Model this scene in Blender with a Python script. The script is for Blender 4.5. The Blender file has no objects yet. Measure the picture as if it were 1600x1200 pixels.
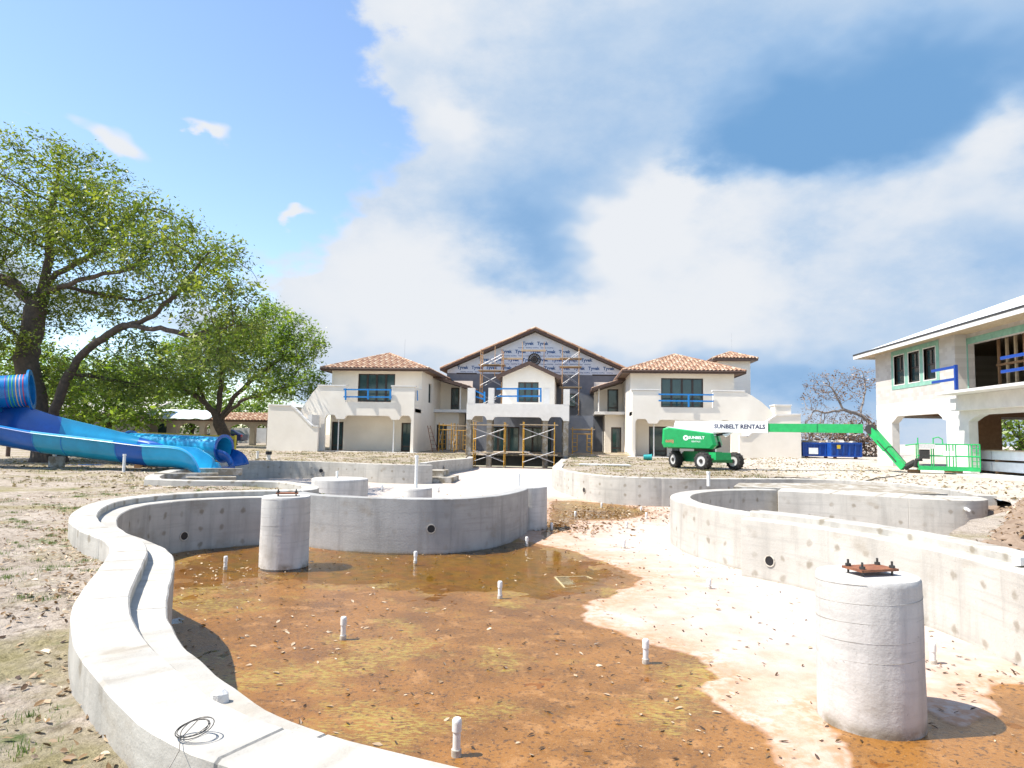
import bpy, bmesh, math, random
import numpy as np
from mathutils import Vector, Matrix, noise as mnoise
from mathutils.geometry import delaunay_2d_cdt

random.seed(7)
rng = np.random.default_rng(7)
scene = bpy.context.scene
COL = scene.collection

# ------------------------------------------------------------------ camera
FPX = 1067.0                       # focal length in pixels of the 1600 px wide photograph (24 mm lens)
YAW, PITCH, ROLL, CAMZ = math.radians(4.8), math.atan(84 / 1067), math.radians(0.95), 1.65
_f = Vector((-math.sin(YAW) * math.cos(PITCH), math.cos(YAW) * math.cos(PITCH), math.sin(PITCH)))
_rw = Vector((math.cos(YAW), math.sin(YAW), 0)); _uw = _rw.cross(_f)
_r = math.cos(ROLL) * _rw + math.sin(ROLL) * _uw
_u = -math.sin(ROLL) * _rw + math.cos(ROLL) * _uw
CAM = Vector((0, 0, CAMZ))
cam_data = bpy.data.cameras.new('camera')
cam_data.sensor_width = 36; cam_data.lens = 36 * FPX / 1600
cam_data.clip_start = 0.05; cam_data.clip_end = 3000
cam = bpy.data.objects.new('camera', cam_data); COL.objects.link(cam)
cam.matrix_world = Matrix(((_r.x, _u.x, -_f.x, 0), (_r.y, _u.y, -_f.y, 0), (_r.z, _u.z, -_f.z, CAMZ), (0, 0, 0, 1)))
scene.camera = cam
scene.render.resolution_x, scene.render.resolution_y = 1024, 768

def ray(px, py): return _f * FPX + _r * (px - 800) + _u * (600 - py)
def PZ(px, py, z):                 # the point at height z that the photograph shows at (px, py)
    d = ray(px, py); return CAM + d * ((z - CAMZ) / d.z)
def PY(px, py, Y):                 # the point in the plane y = Y
    d = ray(px, py); return CAM + d * (Y / d.y)
def PX(px, py, X):                 # the point in the plane x = X
    d = ray(px, py); return CAM + d * (X / d.x)

# ------------------------------------------------------------------ sun, sky, exposure
SUN_EL = math.radians(58)
SUN_FROM = Vector((-math.cos(math.radians(14)), -math.sin(math.radians(14)), 0)) * math.cos(SUN_EL) + Vector((0, 0, math.sin(SUN_EL)))
sl = bpy.data.lights.new('sun', 'SUN'); sl.energy = 5.0; sl.angle = math.radians(0.5); sl.color = (1, 0.95, 0.87)
sun = bpy.data.objects.new('sun', sl); COL.objects.link(sun)
sun.rotation_euler = SUN_FROM.to_track_quat('Z', 'Y').to_euler(); sun.location = (-40, -5, 60)

scene.view_settings.view_transform = 'Standard'; scene.view_settings.look = 'None'
scene.view_settings.gamma = 1; scene.view_settings.exposure = 0.8
scene.view_settings.use_curve_mapping = False

world = bpy.data.worlds.new('World'); scene.world = world; world.use_nodes = True
wn, wl = world.node_tree.nodes, world.node_tree.links
wn.clear()
world.cycles.sampling_method = 'MANUAL'; world.cycles.sample_map_resolution = 512
def W(t, **k):
    n = wn.new(t)
    for a, b in k.items(): setattr(n, a, b)
    return n
def wmath(op, a, b=None, c=None, clamp=False):
    n = W('ShaderNodeMath', operation=op); n.use_clamp = clamp
    for i, v in enumerate((a, b, c)):
        if v is None: continue
        if isinstance(v, (int, float)): n.inputs[i].default_value = v
        else: wl.new(v, n.inputs[i])
    return n.outputs[0]
sky = W('ShaderNodeTexSky', sky_type='NISHITA', sun_disc=False)
sky.sun_elevation = SUN_EL; sky.sun_rotation = math.atan2(SUN_FROM.x, SUN_FROM.y)
sky.air_density = 1.0; sky.dust_density = 0.35; sky.ozone_density = 2.0
tc = W('ShaderNodeTexCoord')
sep = W('ShaderNodeSeparateXYZ'); wl.new(tc.outputs['Generated'], sep.inputs[0])
az0 = wmath('ARCTAN2', sep.outputs[0], sep.outputs[1])
el0 = wmath('ARCSINE', sep.outputs[2])
def wnoise(scale, detail, rough, off=0.0, vec=None):
    m = W('ShaderNodeMapping'); m.inputs['Location'].default_value = (off, off * 0.7, -off); m.inputs['Scale'].default_value = (1, 1, 1.7)
    wl.new(tc.outputs['Generated'], m.inputs[0])
    n = W('ShaderNodeTexNoise'); n.inputs['Scale'].default_value = scale; n.inputs['Detail'].default_value = detail; n.inputs['Roughness'].default_value = rough
    wl.new(m.outputs[0], n.inputs['Vector'])
    return wmath('SUBTRACT', n.outputs['Fac'], 0.5)
n1, n2, n3 = wnoise(3.2, 4, 0.62), wnoise(3.4, 4, 0.62, 5.3), wnoise(8.0, 8, 0.64, 2.1)
az = wmath('ADD', az0, wmath('ADD', wmath('MULTIPLY', n1, 0.30), wmath('MULTIPLY', n3, 0.05)))
el = wmath('ADD', el0, wmath('ADD', wmath('MULTIPLY', n2, 0.22), wmath('MULTIPLY', n3, 0.04)))
def wblob(a, e, ra, re, amp, tilt=0.0):
    da, de = wmath('SUBTRACT', az, a), wmath('SUBTRACT', el, e)
    ct, st = math.cos(tilt), math.sin(tilt)
    x = wmath('MULTIPLY', wmath('ADD', wmath('MULTIPLY', da, ct), wmath('MULTIPLY', de, st)), 1 / ra)
    y = wmath('MULTIPLY', wmath('ADD', wmath('MULTIPLY', de, ct), wmath('MULTIPLY', da, -st)), 1 / re)
    g = wmath('ADD', wmath('MULTIPLY', x, x), wmath('MULTIPLY', y, y))
    return wmath('MULTIPLY', wmath('POWER', 2.718, wmath('MULTIPLY', g, -1.0)), amp)
def dirpx(px, py):
    d = ray(px, py).normalized(); return math.atan2(d.x, d.y), math.asin(d.z)
def blobs(lst):
    tot = None
    for px, py, rx, ry, amp, *t in lst:
        a, e = dirpx(px, py)
        b = wblob(a, e, rx / FPX, ry / FPX, amp, t[0] if t else 0.0)
        tot = b if tot is None else wmath('ADD', tot, b)
    return tot
CLOUD = [(1250, 130, 520, 260, 1.5), (860, 60, 200, 120, .8), (1150, 480, 620, 150, 1.4), (830, 540, 290, 95, 1.2), (600, 480, 110, 60, .45),
         (700, 340, 110, 70, .55), (1500, 400, 300, 250, 1.2), (850, 350, 130, 150, .8), (1000, -250, 480, 180, 1.2), (180, 225, 50, 26, .50, -.3),
         (335, 215, 55, 20, .50, -.3), (435, 322, 34, 13, .48), (2100, 200, 500, 500, 1.3), (40, 180, 30, 14, .36),
         (715, 205, 34, 26, .45), (-900, 300, 350, 120, .9), (-1700, 200, 500, 160, 1.0)]
DARK = [(1270, 215, 340, 85, .85, .16), (1100, 240, 200, 60, .45), (860, 395, 140, 75, .75), (1460, 170, 200, 90, .55, .3), (1290, 590, 200, 45, .6), (1000, 90, 300, 60, .25), (1560, 360, 60, 60, .3)]
BRIGHT = [(1010, 300, 40, 70, .5), (1440, 300, 160, 30, .35, .5), (180, 225, 60, 30, .6), (335, 215, 60, 25, .6), (435, 322, 40, 18, .6), (40, 180, 35, 18, .5), (715, 205, 45, 35, .5), (1000, 330, 70, 90, .7), (1150, 320, 200, 40, .5), (640, 450, 200, 90, .7), (1060, 420, 130, 90, .5), (900, 510, 300, 40, .6), (1560, 235, 60, 60, .6), (640, 60, 130, 60, .5)]
cov = wmath('ADD', blobs(CLOUD), wmath('ADD', wmath('MULTIPLY', n1, 0.5), wmath('MULTIPLY', n3, 0.7)))
mask = W('ShaderNodeMapRange', interpolation_type='SMOOTHSTEP'); wl.new(cov, mask.inputs[0])
mask.inputs[1].default_value = 0.38; mask.inputs[2].default_value = 0.60
shade = wmath('ADD', wmath('SUBTRACT', blobs(DARK), blobs(BRIGHT)), wmath('MULTIPLY', n3, 0.8))
shr = W('ShaderNodeMapRange', interpolation_type='SMOOTHSTEP'); wl.new(shade, shr.inputs[0]); shr.inputs[1].default_value = -0.55; shr.inputs[2].default_value = 1.15
ramp = W('ShaderNodeValToRGB'); wl.new(shr.outputs[0], ramp.inputs[0])
ramp.color_ramp.elements[0].color = (0.56, 0.58, 0.61, 1); ramp.color_ramp.elements[1].color = (0.125, 0.26, 0.46, 1)
e = ramp.color_ramp.elements.new(0.30); e.color = (0.36, 0.45, 0.57, 1)
e = ramp.color_ramp.elements.new(0.60); e.color = (0.235, 0.36, 0.535, 1)
bg1 = W('ShaderNodeBackground'); wl.new(sky.outputs[0], bg1.inputs[0]); bg1.inputs[1].default_value = 0.15
bg2 = W('ShaderNodeBackground'); wl.new(ramp.outputs[0], bg2.inputs[0]); bg2.inputs[1].default_value = 0.86
mx = W('ShaderNodeMixShader'); wl.new(mask.outputs[0], mx.inputs[0]); wl.new(bg1.outputs[0], mx.inputs[1]); wl.new(bg2.outputs[0], mx.inputs[2])
wo = W('ShaderNodeOutputWorld'); wl.new(mx.outputs[0], wo.inputs[0])

# ------------------------------------------------------------------ materials
MATS = {}
def mat(name, col, rough=0.8, noise=0.12, nscale=6.0, bump=0.0, bscale=40.0, col2=None, metal=0.0, spec=0.5, emit=None, trans=0.0):
    """Principled surface with object-space noise variation, optional second colour and fine relief."""
    if name in MATS: return MATS[name]
    m = bpy.data.materials.new(name); m.use_nodes = True; nt = m.node_tree; b = nt.nodes['Principled BSDF']
    b.inputs['Roughness'].default_value = rough; b.inputs['Metallic'].default_value = metal
    b.inputs['Specular IOR Level'].default_value = spec
    g = nt.nodes.new('ShaderNodeNewGeometry')
    n = nt.nodes.new('ShaderNodeTexNoise'); n.inputs['Scale'].default_value = nscale; n.inputs['Detail'].default_value = 6; n.inputs['Roughness'].default_value = 0.6
    nt.links.new(g.outputs['Position'], n.inputs['Vector'])
    mixc = nt.nodes.new('ShaderNodeMix'); mixc.data_type = 'RGBA'
    c2 = col2 if col2 else tuple(max(0, c * (1 - 2.2 * noise)) for c in col)
    c1 = col if col2 else tuple(min(1, c * (1 + noise)) for c in col)
    mixc.inputs['A'].default_value = (*c1, 1); mixc.inputs['B'].default_value = (*c2, 1)
    mr = nt.nodes.new('ShaderNodeMapRange'); mr.inputs[1].default_value = 0.3; mr.inputs[2].default_value = 0.7
    nt.links.new(n.outputs['Fac'], mr.inputs[0]); nt.links.new(mr.outputs[0], mixc.inputs['Factor'])
    nt.links.new(mixc.outputs['Result'], b.inputs['Base Color'])
    if bump:
        n2 = nt.nodes.new('ShaderNodeTexNoise'); n2.inputs['Scale'].default_value = bscale; n2.inputs['Detail'].default_value = 5
        nt.links.new(g.outputs['Position'], n2.inputs['Vector'])
        bp = nt.nodes.new('ShaderNodeBump'); bp.inputs['Strength'].default_value = bump; bp.inputs['Distance'].default_value = 0.02
        nt.links.new(n2.outputs['Fac'], bp.inputs['Height']); nt.links.new(bp.outputs[0], b.inputs['Normal'])
    MATS[name] = m; return m

# ------------------------------------------------------------------ mesh helpers
class MB:
    def __init__(s): s.v = []; s.f = []; s.uv = {}
    def vert(s, p): s.v.append(tuple(p)); return len(s.v) - 1
    def box(s, c, size, rz=0.0):
        hx, hy, hz = size[0] / 2, size[1] / 2, size[2] / 2; cs, sn = math.cos(rz), math.sin(rz); i = len(s.v)
        for dz in (-hz, hz):
            for dx, dy in ((-hx, -hy), (hx, -hy), (hx, hy), (-hx, hy)):
                s.v.append((c[0] + dx * cs - dy * sn, c[1] + dx * sn + dy * cs, c[2] + dz))
        s.f += [(i, i + 3, i + 2, i + 1), (i + 4, i + 5, i + 6, i + 7)] + [(i + k, i + (k + 1) % 4, i + 4 + (k + 1) % 4, i + 4 + k) for k in range(4)]
        return s
    def bx(s, x0, x1, y0, y1, z0, z1): return s.box(((x0 + x1) / 2, (y0 + y1) / 2, (z0 + z1) / 2), (abs(x1 - x0), abs(y1 - y0), abs(z1 - z0)))
    def beam(s, a, b, w, h=None, up=Vector((0, 0, 1))):
        """rectangular bar from a to b"""
        a, b = Vector(a), Vector(b); h = h or w; d = (b - a).normalized()
        if abs(d.dot(up)) > .98: up = Vector((0, 1, 0))
        x = d.cross(up).normalized() * w / 2; y = x.cross(d).normalized() * h / 2; i = len(s.v)
        for p in (a, b):
            for k in (-x - y, x - y, x + y, -x + y): s.v.append(tuple(p + k))
        s.f += [(i, i + 1, i + 2, i + 3), (i + 7, i + 6, i + 5, i + 4)] + [(i + k, i + 4 + k, i + 4 + (k + 1) % 4, i + (k + 1) % 4) for k in range(4)]
        return s
    def tube(s, pts, r, n=8, cap=True):
        """tube along points; r a number or one radius for each point"""
        pts = [Vector(p) for p in pts]; rs = r if isinstance(r, (list, tuple)) else [r] * len(pts); i0 = len(s.v); m = len(pts); px = None
        for k, p in enumerate(pts):
            t = (pts[min(k + 1, m - 1)] - pts[max(k - 1, 0)]); t = t.normalized() if t.length > 1e-9 else Vector((0, 0, 1))
            if px is None:
                ref = Vector((0, 0, 1)) if abs(t.z) < .9 else Vector((1, 0, 0)); px = t.cross(ref).normalized()
            else:
                px = px - t * px.dot(t); px = px.normalized() if px.length > 1e-6 else t.orthogonal().normalized()
            py = t.cross(px)
            for j in range(n):
                a = 2 * math.pi * j / n; s.v.append(tuple(p + (px * math.cos(a) + py * math.sin(a)) * rs[k]))
        for k in range(m - 1):
            for j in range(n):
                a, b = i0 + k * n + j, i0 + k * n + (j + 1) % n; s.f.append((a, b, b + n, a + n))
        if cap: s.f.append(tuple(i0 + j for j in range(n - 1, -1, -1))); s.f.append(tuple(i0 + (m - 1) * n + j for j in range(n)))
        return s
    def lathe(s, c, prof, n=24, wob=None):
        """profile [(r, z)...] turned about a vertical axis at c"""
        i0 = len(s.v); m = len(prof)
        for k, (r, z) in enumerate(prof):
            for j in range(n):
                a = 2 * math.pi * j / n; rr = r * (1 + (wob(a, z) if wob else 0)); s.v.append((c[0] + rr * math.cos(a), c[1] + rr * math.sin(a), c[2] + z))
        for k in range(m - 1):
            for j in range(n):
                a, b = i0 + k * n + j, i0 + k * n + (j + 1) % n; s.f.append((a, b, b + n, a + n))
        s.f.append(tuple(i0 + j for j in range(n - 1, -1, -1))); s.f.append(tuple(i0 + (m - 1) * n + j for j in range(n)))
        return s
    def poly_xz(s, poly, y0, y1):
        """outline in x, z extruded from y0 to y1"""
        i = len(s.v); n = len(poly)
        for y in (y0, y1):
            for x, z in poly: s.v.append((x, y, z))
        s.f.append(tuple(range(i, i + n))); s.f.append(tuple(range(i + 2 * n - 1, i + n - 1, -1)))
        for k in range(n): s.f.append((i + k, i + n + k, i + n + (k + 1) % n, i + (k + 1) % n))
        return s
    def poly_yz(s, poly, x0, x1):
        i = len(s.v); n = len(poly)
        for x in (x0, x1):
            for y, z in poly: s.v.append((x, y, z))
        s.f.append(tuple(range(i, i + n))); s.f.append(tuple(range(i + 2 * n - 1, i + n - 1, -1)))
        for k in range(n): s.f.append((i + k, i + n + k, i + n + (k + 1) % n, i + (k + 1) % n))
        return s
    def poly_xy(s, poly, z0, z1):
        i = len(s.v); n = len(poly)
        for z in (z0, z1):
            for x, y in poly: s.v.append((x, y, z))
        s.f.append(tuple(range(i + n - 1, i - 1, -1))); s.f.append(tuple(range(i + n, i + 2 * n)))
        for k in range(n): s.f.append((i + k, i + (k + 1) % n, i + n + (k + 1) % n, i + n + k))
        return s
    def build(s, name, m, parent=None, smooth=False, fix=True):
        me = bpy.data.meshes.new(name); me.from_pydata(s.v, [], s.f); me.update()
        if fix:
            b = bmesh.new(); b.from_mesh(me); bmesh.ops.recalc_face_normals(b, faces=b.faces[:]); b.to_mesh(me); b.free()
        if m is not None: me.materials.append(MATS[m] if isinstance(m, str) else m)
        if smooth:
            me.polygons.foreach_set('use_smooth', [True] * len(me.polygons))
            if smooth != 'all': me.set_sharp_from_angle(angle=math.radians(smooth if smooth is not True else 40))
        return link(name, me, parent)
def link(name, me, parent=None):
    o = bpy.data.objects.new(name, me); COL.objects.link(o)
    if parent is not None:
        o.parent = parent; o.matrix_parent_inverse = root_inv(parent)
    return o
def root_inv(p):
    return Matrix.Translation(-Vector(p.location)) if p.parent is None else Matrix.Identity(4)
def tag(o, label, cat, group=None, kind=None):
    o['label'] = label
    if cat: o['category'] = cat
    if group: o['group'] = group
    if kind: o['kind'] = kind
    return o
def structure(o): o['kind'] = 'structure'; return o
def thing(name, label, cat, loc=(0, 0, 0), group=None):
    o = bpy.data.objects.new(name, None); o.empty_display_size = 0.3; COL.objects.link(o); o.location = loc
    return tag(o, label, cat, group)
def copy_thing(root, loc, rz=0.0, label=None):
    c = root.copy(); COL.objects.link(c); c.location = loc; c.rotation_euler = (0, 0, rz)
    if label: c['label'] = label
    for ch in [o for o in bpy.data.objects if o.parent is root]:
        d = ch.copy(); COL.objects.link(d); d.parent = c
        for g in [o for o in bpy.data.objects if o.parent is ch]:
            e_ = g.copy(); COL.objects.link(e_); e_.parent = d
    return c
def smooth_path(pts, step=0.25):
    """Catmull-Rom through 2-D points, resampled evenly"""
    P = [np.array(p, float) for p in pts]; P = [2 * P[0] - P[1]] + P + [2 * P[-1] - P[-2]]; out = []
    for i in range(1, len(P) - 2):
        for t in np.linspace(0, 1, 24, endpoint=False):
            a, b, c, d = P[i - 1:i + 3]
            out.append(.5 * ((2 * b) + (c - a) * t + (2 * a - 5 * b + 4 * c - d) * t * t + (3 * b - a - 3 * c + d) * t ** 3))
    out.append(P[-2]); out = np.array(out)
    L = np.concatenate([[0], np.cumsum(np.linalg.norm(np.diff(out, axis=0), axis=1))]); n = max(2, int(L[-1] / step) + 1)
    s = np.linspace(0, L[-1], n); return np.stack([np.interp(s, L, out[:, 0]), np.interp(s, L, out[:, 1])], 1)
def offset_path(p, d):
    t = np.gradient(p, axis=0); t /= np.linalg.norm(t, axis=1)[:, None] + 1e-9
    return p + np.stack([t[:, 1], -t[:, 0]], 1) * d      # to the right of travel
def inside(poly, x, y):
    c = False; n = len(poly); j = n - 1
    for i in range(n):
        xi, yi = poly[i]; xj, yj = poly[j]
        if (yi > y) != (yj > y) and x < (xj - xi) * (y - yi) / (yj - yi) + xi: c = not c
        j = i
    return c
def sd_poly(poly, X, Y):
    """signed distance (negative inside) of many points"""
    P = np.array(poly, float); d = np.full(X.shape, 1e9); ins = np.zeros(X.shape, bool); n = len(P)
    for i in range(n):
        a, b = P[i - 1], P[i]; e = b - a; wx, wy = X - a[0], Y - a[1]
        t = np.clip((wx * e[0] + wy * e[1]) / (e @ e + 1e-12), 0, 1); d = np.minimum(d, np.hypot(wx - e[0] * t, wy - e[1] * t))
        cnd = (a[1] > Y) != (b[1] > Y)
        with np.errstate(divide='ignore', invalid='ignore'): xi = (b[0] - a[0]) * (Y - a[1]) / (b[1] - a[1] + 1e-15) + a[0]
        ins ^= cnd & (X < xi)
    return np.where(ins, -d, d)
def sstep(a, b, x):
    t = np.clip((x - a) / (b - a), 0, 1); return t * t * (3 - 2 * t)
def fnoise(x, y, s, z=0.0, oct=4): return mnoise.fractal((x * s, y * s, z), 1.0, 2.0, oct)

# ================================================================== the setting: ground, pool excavation, pool floor
def floor_z(y): return -0.93 + 0.43 * float(sstep(18, 50, np.array(y)))
def ground_h(x, y):
    h = 0.04 + 0.10 * float(sstep(14, 30, np.array(y))) + 0.20 * float(sstep(32, 53, np.array(y))) + 0.20 * float(sstep(10, 16, np.array(x))) * float(sstep(12, 26, np.array(y))) + 0.15 * float(sstep(52, 64, np.array(y)))
    near = 1 - float(sstep(20, 60, np.array(y)))
    return h + near * (0.05 * fnoise(x, y, 0.35) + 0.022 * fnoise(x, y, 1.7, 3.0) + 0.020 * fnoise(x, y, 6.0, 5.0))

S_OUT = [(9.0, 1.6), (5.0, 1.8), (2.0, 2.0), (0.2, 2.28), (-0.75, 2.58), (-1.5, 2.87), (-1.95, 3.13), (-2.35, 3.47), (-2.72, 3.82), (-3.1, 4.2), (-3.5, 4.68), (-3.83, 5.13), (-4.15, 5.66),
         (-4.7, 6.65), (-5.1, 7.35), (-5.5, 7.9), (-6.0, 8.42), (-6.7, 9.0), (-7.5, 9.85), (-8.2, 10.82), (-8.78, 11.87), (-9.12, 12.8), (-9.2, 13.7), (-8.95, 14.7), (-8.3, 15.6), (-7.4, 16.25), (-6.6, 16.6)]
S_PATH = smooth_path(S_OUT, 0.16)
HOLE = [tuple(p) for p in offset_path(S_PATH, 0.12)[::2]] + [(-6.15, 17.2), (-6.55, 18.2), (-7.5, 19.15), (-8.5, 19.55), (-11.0, 19.2), (-12.3, 19.35), (-13.7, 21.3), (-15.0, 25.0), (-16.4, 30.0), (-17.1, 33.0),
        (-16.6, 35.9), (-13.5, 36.2), (-11.0, 35.2), (-9.0, 34.5), (-7.7, 34.9), (-8.1, 37.0), (-7.8, 41.0), (-6.9, 46.0), (-7.4, 50.3), (0.15, 50.3), (-0.1, 46.0), (-0.35, 40.0), (-0.3, 33.6), (0.5, 30.5),
        (1.4, 28.2), (2.6, 27.3), (4.0, 27.2), (5.7, 27.5), (9.6, 28.6), (12.2, 27.2), (12.5, 23.5), (12.1, 20.0), (11.2, 18.4), (8.8, 15.8), (7.0, 13.4), (6.25, 11.6), (6.1, 9.4), (5.95, 7.0), (6.3, 4.5), (8.6, 2.4)]

# ground sheet: triangulated round the excavation, reaching the horizon
def build_ground():
    pts, seg = [], []
    hole = []
    for i, p in enumerate(HOLE):                       # subdivide long edges so that the rim follows the terrain
        q = HOLE[(i + 1) % len(HOLE)]; n = max(1, int(math.dist(p, q) / 0.6)); hole += [(p[0] + (q[0] - p[0]) * k / n, p[1] + (q[1] - p[1]) * k / n) for k in range(n)]
    nh = len(hole); pts += hole; seg += [(i, (i + 1) % nh) for i in range(nh)]
    outer = [(-1500, -60), (1500, -60), (1500, 2500), (-1500, 2500)]; pts += outer; seg += [(nh + i, nh + (i + 1) % 4) for i in range(4)]
    def add(x0, x1, y0, y1, st, skip=None):
        for x in np.arange(x0, x1, st):
            for y in np.arange(y0, y1, st):
                X, Y = x + random.uniform(-.3, .3) * st, y + random.uniform(-.3, .3) * st
                if skip and skip[0] < X < skip[1] and skip[2] < Y < skip[3]: continue
                if not inside(HOLE, X, Y): pts.append((X, Y))
    add(-8, -1, 2, 9, 0.085); add(-14, -4, 8, 20, 0.2, (-8, -1, 2, 9)); add(-12, 12, -2, 22, 0.55, (-14, -1, 2, 20)); add(-40, 32, 18, 60, 0.9); add(-90, 90, 60, 130, 8)
    res = delaunay_2d_cdt([Vector(p) for p in pts], seg, [], 0, 1e-5)
    v, f = res[0], res[2]; vv = [(p.x, p.y, ground_h(p.x, p.y) if p.y < 140 else 0.34) for p in v]
    ff = []
    for t in f:
        cx, cy = sum(v[i].x for i in t) / len(t), sum(v[i].y for i in t) / len(t)
        if not inside(hole, cx, cy): ff.append(tuple(t))
    b = MB(); b.v, b.f = vv, ff
    o = b.build('ground', None, smooth='all'); return structure(o)
ground = build_ground()
def ground_material():
    m = bpy.data.materials.new('sandy_ground'); m.use_nodes = True; nt = m.node_tree; L = nt.links; N = nt.nodes; b = N['Principled BSDF']; b.inputs['Roughness'].default_value = 0.95; b.inputs['Specular IOR Level'].default_value = 0.2
    g = N.new('ShaderNodeNewGeometry')
    def nz(s, d, off):
        mp = N.new('ShaderNodeMapping'); mp.inputs['Location'].default_value = (off, off, 0); L.new(g.outputs['Position'], mp.inputs[0])
        n = N.new('ShaderNodeTexNoise'); n.inputs['Scale'].default_value = s; n.inputs['Detail'].default_value = d; n.inputs['Roughness'].default_value = 0.65; L.new(mp.outputs[0], n.inputs['Vector']); return n.outputs['Fac']
    def rng_(x, a, c):
        r = N.new('ShaderNodeMapRange'); r.inputs[1].default_value = a; r.inputs[2].default_value = c; L.new(x, r.inputs[0]); return r.outputs[0]
    def mixc(f, A, B):
        x = N.new('ShaderNodeMix'); x.data_type = 'RGBA'; L.new(f, x.inputs['Factor'])
        for s_, v in (('A', A), ('B', B)):
            if isinstance(v, tuple): x.inputs[s_].default_value = (*v, 1)
            else: L.new(v, x.inputs[s_])
        return x.outputs['Result']
    c = mixc(rng_(nz(0.8, 8, 0), .35, .65), (.48, .41, .34), (.32, .26, .20))
    c = mixc(rng_(nz(7, 8, 4), .50, .68), c, (.15, .115, .08))
    c = mixc(rng_(nz(30, 6, 9), .56, .70), c, (.50, .44, .375))
    c = mixc(rng_(nz(0.55, 7, 20), .48, .64), c, mixc(rng_(nz(14, 5, 2), .4, .6), (.21, .18, .085), (.31, .265, .145)))
    c = mixc(rng_(nz(1.3, 8, 31), .60, .68), c, (.09, .125, .035))
    sx = N.new('ShaderNodeSeparateXYZ'); L.new(g.outputs['Position'], sx.inputs[0]); bare = N.new('ShaderNodeMath'); bare.operation = 'MULTIPLY'; L.new(rng_(sx.outputs[0], 7.5, 11.5), bare.inputs[0]); L.new(rng_(nz(1.1, 8, 50), .30, .50), bare.inputs[1])
    c = mixc(bare.outputs[0], c, mixc(rng_(nz(5, 7, 55), .35, .7), (.56, .50, .43), (.44, .38, .31)))      # bare pale fill sand at the right
    L.new(c, b.inputs['Base Color'])
    bp = N.new('ShaderNodeBump'); bp.inputs['Strength'].default_value = 1.0; bp.inputs['Distance'].default_value = 0.07; L.new(nz(14, 10, 1), bp.inputs['Height']); L.new(bp.outputs[0], b.inputs['Normal'])
    return m
ground.data.materials.append(ground_material())

# pool floor: a fine grid, slightly dished where water stands, with the outline of the rust-coloured stain
WET_PX = [(150, 860), (300, 835), (520, 850), (700, 856), (800, 838), (845, 850), (905, 862), (960, 884), (1003, 902), (990, 918), (930, 940), (903, 962), (960, 985), (1045, 1012), (1112, 1040), (1094, 1075), (1128, 1110), (1182, 1142), (1215, 1175), (1250, 1215), (1250, 1500), (100, 1500), (0, 1000)]
WET2_PX = [(848, 842), (862, 800), (860, 786), (900, 786), (965, 791), (1012, 800), (1000, 808), (960, 813), (905, 813), (880, 828)]
WET3_PX = [(1276, 1112), (1300, 1150), (1345, 1180), (1365, 1230), (1900, 1300), (1900, 1120), (1700, 1080), (1570, 1066), (1540, 1085), (1570, 1120), (1500, 1130), (1430, 1100)]
POND_PX = [(262, 905), (330, 850), (520, 853), (700, 856), (800, 842), (900, 868), (985, 898), (960, 925), (850, 935), (700, 925), (600, 915), (480, 912), (380, 905), (300, 930)]
def wpoly(px): return [tuple(PZ(x, y, -0.93)[:2]) for x, y in px]
WETS = [wpoly(WET_PX), wpoly(WET2_PX), wpoly(WET3_PX)]
def build_floor():
    xs = np.concatenate([np.arange(-18, -10, .4), np.arange(-10, 9, .09), np.arange(9, 13.6, .4)]); ys = np.concatenate([np.arange(0.6, 18, .09), np.arange(18, 51.2, .35)])
    X, Y = np.meshgrid(xs, ys); nx, ny = len(xs), len(ys)
    sd = np.minimum.reduce([sd_poly(p, X, Y) for p in WETS])
    nzv = np.array([[mnoise.fractal((x * 1.6, y * 1.6, 0), 1, 2, 5) for x in xs] for y in ys]); nz2 = np.array([[mnoise.fractal((x * 6, y * 6, 7), 1, 2, 3) for x in xs] for y in ys])
    d = sd + nzv * 0.16 + nz2 * 0.04
    dp = np.minimum(sd_poly(wpoly(POND_PX), X, Y), sd_poly(WETS[1], X, Y)) + nzv * .35 + nz2 * .08
    Z = -0.93 + 0.43 * sstep(18, 50, Y) - 0.050 * sstep(0.1, -1.2, dp) - 0.012 * sstep(0.12, -0.08, d) + 0.004 * nz2 + 0.006 * nzv
    me = bpy.data.meshes.new('pool_floor'); v = np.stack([X, Y, Z], -1).reshape(-1, 3)
    idx = np.arange(nx * ny).reshape(ny, nx); q = np.stack([idx[:-1, :-1], idx[:-1, 1:], idx[1:, 1:], idx[1:, :-1]], -1).reshape(-1, 4)
    me.from_pydata(v.tolist(), [], q.tolist()); me.polygons.foreach_set('use_smooth', [True] * len(me.polygons))
    a2 = me.attributes.new('pond', 'FLOAT', 'POINT'); a2.data.foreach_set('value', dp.reshape(-1).astype(np.float32))
    a = me.attributes.new('stain', 'FLOAT', 'POINT'); a.data.foreach_set('value', d.reshape(-1).astype(np.float32))
    o = link('pool_floor', me); return structure(o)
pool_floor = build_floor()
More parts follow.
